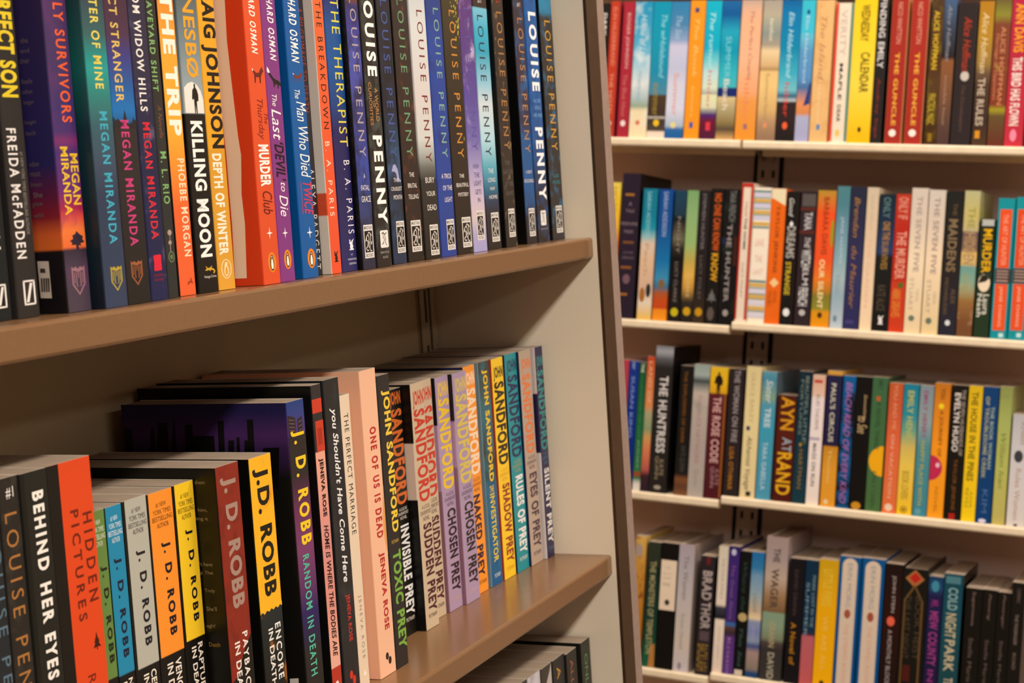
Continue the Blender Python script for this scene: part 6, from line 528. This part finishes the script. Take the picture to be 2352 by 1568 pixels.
["far",0,-658.6,18.7,2505.8,-596.2,188.7,138.0,[[0.1,"1c4474"],[6.6,"1c4474"],[13.1,"8c7c6c"],[37.4,"a88c84"],[47.1,"3c4c84"],[55.2,"8c98b0"],[68.2,"7c88b4"],[84.4,"8c98b4"],[89.3,"f0d4a8"],[100.6,"c8b090"],[124.9,"98acb4"],[152.4,"6c98b8"],[165.3,"3078a8"],[189.5,"1c6ca8"]],[[0.1,"1c4474"],[6.6,"1c4474"],[13.1,"8c7c6c"],[37.4,"a88c84"],[47.1,"3c4c84"],[55.2,"8c98b0"],[68.2,"7c88b4"],[84.4,"8c98b4"],[89.3,"f0d4a8"],[100.6,"c8b090"],[124.9,"98acb4"],[152.4,"6c98b8"],[165.3,"3078a8"],[189.5,"1c6ca8"]],[[0.1,"1c4474"],[6.6,"1c4474"],[13.1,"8c7c6c"],[37.4,"a88c84"],[47.1,"3c4c84"],[55.2,"8c98b0"],[68.2,"7c88b4"],[84.4,"8c98b4"],[89.3,"f0d4a8"],[100.6,"c8b090"],[124.9,"98acb4"],[152.4,"6c98b8"],[165.3,"3078a8"],[189.5,"1c6ca8"]],None,[["t","ISLE OF","88a0b4",6.5,14.0,129.7,155.6,"vb"],["t","LIGHT","8c8c80",5.6,11.2,97.4,126.5,"vb"],["t","ANNA","a8a0c4",6.5,11.2,52.0,77.9,"v"]],[],"sea blue and sand paperback, lowest back row","books in the lowest far row"],
["far",1,-637.4,33.07,2505.8,-596.2,214.5,152.0,[[-2.1,"383430"],[46.3,"383230"],[56.0,"4c403c"],[62.4,"7c8468"],[80.2,"889c80"],[101.1,"849c80"],[102.7,"7c5c3c"],[126.9,"a07c58"],[152.6,"c0a894"],[184.8,"a89490"],[215.3,"a48c84"]],[[-2.1,"383430"],[46.3,"383230"],[56.0,"4c403c"],[62.4,"7c8468"],[80.2,"889c80"],[101.1,"849c80"],[102.7,"7c5c3c"],[126.9,"a07c58"],[152.6,"c0a894"],[184.8,"a89490"],[215.3,"a48c84"]],[[-2.1,"383430"],[46.3,"383230"],[56.0,"4c403c"],[62.4,"7c8468"],[80.2,"889c80"],[101.1,"849c80"],[102.7,"7c5c3c"],[126.9,"a07c58"],[152.6,"c0a894"],[184.8,"a89490"],[215.3,"a48c84"]],None,[["t","THE","3c3430",11.6,21.5,176.7,197.6,"vb"],["t","WAGER","4c4034",9.9,21.5,107.6,167.1,"vb"],["t","GRANN","b0a078",11.6,20.5,49.5,88.2,"vb"],["t","DAVID","b0a890",11.6,21.5,2.0,41.5,"vb"]],[],"thick tan, sage and charcoal hardcover, tallest in the lowest back row","books in the lowest far row"],
["far",0,-600.3,22.53,2505.8,-596.2,186.2,138.0,"151015","151015","151015",None,[["t","DAVID GRANN","4c3c38",7.9,13.5,102.0,169.4,"v"],["t","A Novel of","b47814",6.8,14.6,28.0,90.8,"vb"]],[],"black paperback with amber lettering, lowest back row","books in the lowest far row"],
["far",0,-576.6,18.79,2505.8,-596.2,186.4,138.0,[[5.5,"c85c5c"],[72.9,"bc6068"],[76.1,"3c2c44"],[82.5,"0c3048"],[186.4,"082c44"]],[[5.5,"c85c5c"],[72.9,"bc6068"],[76.1,"3c2c44"],[82.5,"0c3048"],[186.4,"082c44"]],[[5.5,"c85c5c"],[72.9,"bc6068"],[76.1,"3c2c44"],[82.5,"0c3048"],[186.4,"082c44"]],None,[["t","MARK LOST IN THE","7c98a0",11.3,16.0,87.3,164.1,"v"],["t","SUMMER","7c98a0",2.8,7.5,72.9,152.9,"v"]],[],"midnight blue paperback with salmon foot beside the yellow one","books in the lowest far row"],
["far",0,-556.6,28.81,2505.8,-596.2,189.9,138.0,[[8.0,"fcb404"],[124.2,"f0ac08"],[169.5,"d8a414"],[190.6,"d0a010"]],[[8.0,"fcb404"],[124.2,"f0ac08"],[169.5,"d8a414"],[190.6,"d0a010"]],[[8.0,"fcb404"],[124.2,"f0ac08"],[169.5,"d8a414"],[190.6,"d0a010"]],None,[["m","oval","4c3400",10.1,17.3,3.1,11.4],["t","LITTLE FIRES","e8c038",7.2,20.7,121.2,175.5,"vb"],["t","WE ARE ALL","f8c458",10.1,17.3,25.8,106.1,"v"]],[],"broad golden yellow paperback in the lowest back row","books in the lowest far row"],
["far",0,-526.9,31.06,2505.8,-596.2,198.1,138.0,[[12.4,"004c88"],[113.1,"00508c"],[198.8,"04548c"]],[[12.4,"004c88"],[113.1,"00508c"],[198.8,"04548c"]],[[12.4,"004c88"],[113.1,"00508c"],[198.8,"04548c"]],None,[["m","pill","dcc4ac",4.7,26.4,0.3,195.8],["m","oval","a4543c",10.9,20.2,107.1,120.7],["t","ERIN MORG","8c98a0",12.4,19.3,123.7,188.3,"v"],["t","THE STRIPED ROOM","e0a088",12.4,18.6,13.6,99.6,"v"]],[],"left of the two blue paperbacks with white pill-shaped panels, lowest back row","books in the lowest far row"],
["far",0,-493.7,32.28,2505.8,-596.2,199.0,138.0,[[17.5,"004c88"],[117.6,"00508c"],[199.8,"04548c"]],[[17.5,"004c88"],[117.6,"00508c"],[199.8,"04548c"]],[[17.5,"004c88"],[117.6,"00508c"],[199.8,"04548c"]],None,[["m","pill","dcc4ac",4.8,27.4,0.3,195.3],["m","oval","a4543c",11.3,21.0,106.4,120.6],["t","ERIN MORG","8c98a0",12.9,20.0,125.1,187.8,"v"],["t","THE STRIPED ROOM","e0a088",12.9,19.4,15.7,99.6,"v"]],[],"right of the two blue paperbacks with white pill-shaped panels, lowest back row","books in the lowest far row"],
["far",0,-459.7,24.82,2505.8,-596.2,195.2,138.0,[[21.8,"200c08"],[121.6,"2c0e08"],[196.0,"1c0c08"]],[[21.8,"200c08"],[121.6,"2c0e08"],[196.0,"1c0c08"]],[[21.8,"200c08"],[121.6,"2c0e08"],[196.0,"1c0c08"]],None,[["m","oval","e86048",6.2,17.4,104.4,118.6],["t","JOHN STEIN","b8a8a0",9.9,16.1,124.5,178.1,"v"],["t","A MONTHLY BLOOD","b0a4a0",8.7,14.9,17.0,99.2,"v"]],[],"black-maroon paperback with a glowing red dot, lowest back row","books in the lowest far row"],
["far",1,-434.3,36.29,2505.8,-596.2,191.6,152.0,"14130e","14130e","14130e",None,[["m","diam","a86838",3.6,30.8,164.2,190.1],["m","diam","b82418",9.1,26.1,170.1,186.4],["p","6c4c24",[3.6,146.4,17.4,168.6,18.9,166.4,5.8,144.9,5.8,21.6,3.6,21.6]],["p","6c4c24",[30.8,144.9,18.1,168.6,16.7,166.4,28.3,144.2,28.3,21.6,30.8,21.6]],["m","rect","4c1810",7.3,18.1,27.6,51.4],["t","THE LAST NIGHT","4c3c28",5.4,13.8,60.3,152.3,"v"],["t","BOOK HEIST","4c3c28",20.0,28.3,60.3,152.3,"v"]],[],"wide black ornate book with a red diamond and gold frame lines","books in the lowest far row"],
["far",0,-397.1,20.05,2505.8,-596.2,184.1,138.0,[[30.6,"20163c"],[156.0,"1c1c48"],[167.8,"20446c"],[184.8,"14385c"]],[[30.6,"20163c"],[156.0,"1c1c48"],[167.8,"20446c"],[184.8,"14385c"]],[[30.6,"20163c"],[156.0,"1c1c48"],[167.8,"20446c"],[184.8,"14385c"]],None,[["m","oval","3c88a0",4.0,15.0,161.9,178.2],["t","MR.","8c2c74",5.0,15.0,139.8,150.1,"vb"],["t","MEW COUNTY","a03c80",4.0,16.0,55.5,133.9,"vb"],["t","IN","94347c",6.0,14.0,31.8,49.6,"vb"]],[],"navy paperback with magenta lettering left of the teal one","books in the lowest far row"],
["far",0,-375.9,27.14,2505.8,-596.2,190.7,138.0,[[34.3,"18444c"],[132.7,"104a58"],[191.5,"0c4454"]],"0c0906","0c0906",None,[["m","bar2","4c7c84",2.7,23.1,176.8,187.1],["t","COLD","88aca8",6.8,20.4,138.6,170.9,"vb"],["t","NIGHT","c8b890",5.4,20.4,98.9,134.2,"vb"],["t","PARK","c8b894",6.8,20.4,50.2,95.9,"vb"],["t","TB","c8b898",8.1,20.4,29.6,41.4,"vb"]],[],"teal paperback with cream slanting capitals, lowest back row","books in the lowest far row"],
["far",0,-344.7,23.37,2505.8,-596.2,174.0,138.0,"110e08","110e08","110e08",None,[["t","Supernova","806860",8.2,14.0,120.5,168.9,"v"],["t","Stella Maris","685450",8.2,14.0,39.6,102.8,"v"]],[],"first of the three black paperbacks right of the teal spine, lowest back row","books in the lowest far row"],
["far",0,-320.8,19.57,2505.8,-596.2,174.4,138.0,"110e08","110e08","110e08",None,[["t","Passeng","7c645c",6.9,11.7,130.7,168.6,"vi"],["t","Stella Maris","685450",6.9,11.7,40.0,102.9,"v"]],[],"middle of the three black paperbacks right of the teal spine, lowest back row","books in the lowest far row"],
["far",0,-300.6,18.5,2505.8,-596.2,173.2,138.0,"110e08","110e08","110e08",None,[["t","Passenger","7c645c",6.5,11.1,121.7,169.6,"vi"],["t","Stella Maris","685450",6.5,11.1,41.6,104.2,"v"]],[],"last of the three black paperbacks right of the teal spine, lowest back row","books in the lowest far row"],
["far",0,-281.7,18.18,2505.8,-596.2,189.3,138.0,"14100c","14100c","14100c",None,[["t","CORMAC","6c5c54",7.3,11.8,160.4,180.6,"v"],["t","THE PASSENGER","8c7c70",6.4,10.9,101.0,144.4,"v"],["t","ROAD","7c6c60",6.4,10.9,66.1,89.4,"v"]],[],"dark taller book at the right edge of the lowest back row","books in the lowest far row"]
]

def keys():
    s = set()
    for b in BOOKS:
        for p in b[12]+b[13]:
            if p[0] == 't': s.add((p[1], style(p[7])))
    s.update({('MINOTAUR', 'b'), ('BOOKS', 'b')})
    return sorted(s)
prepare_text(keys())
for b in BOOKS: book(*b)
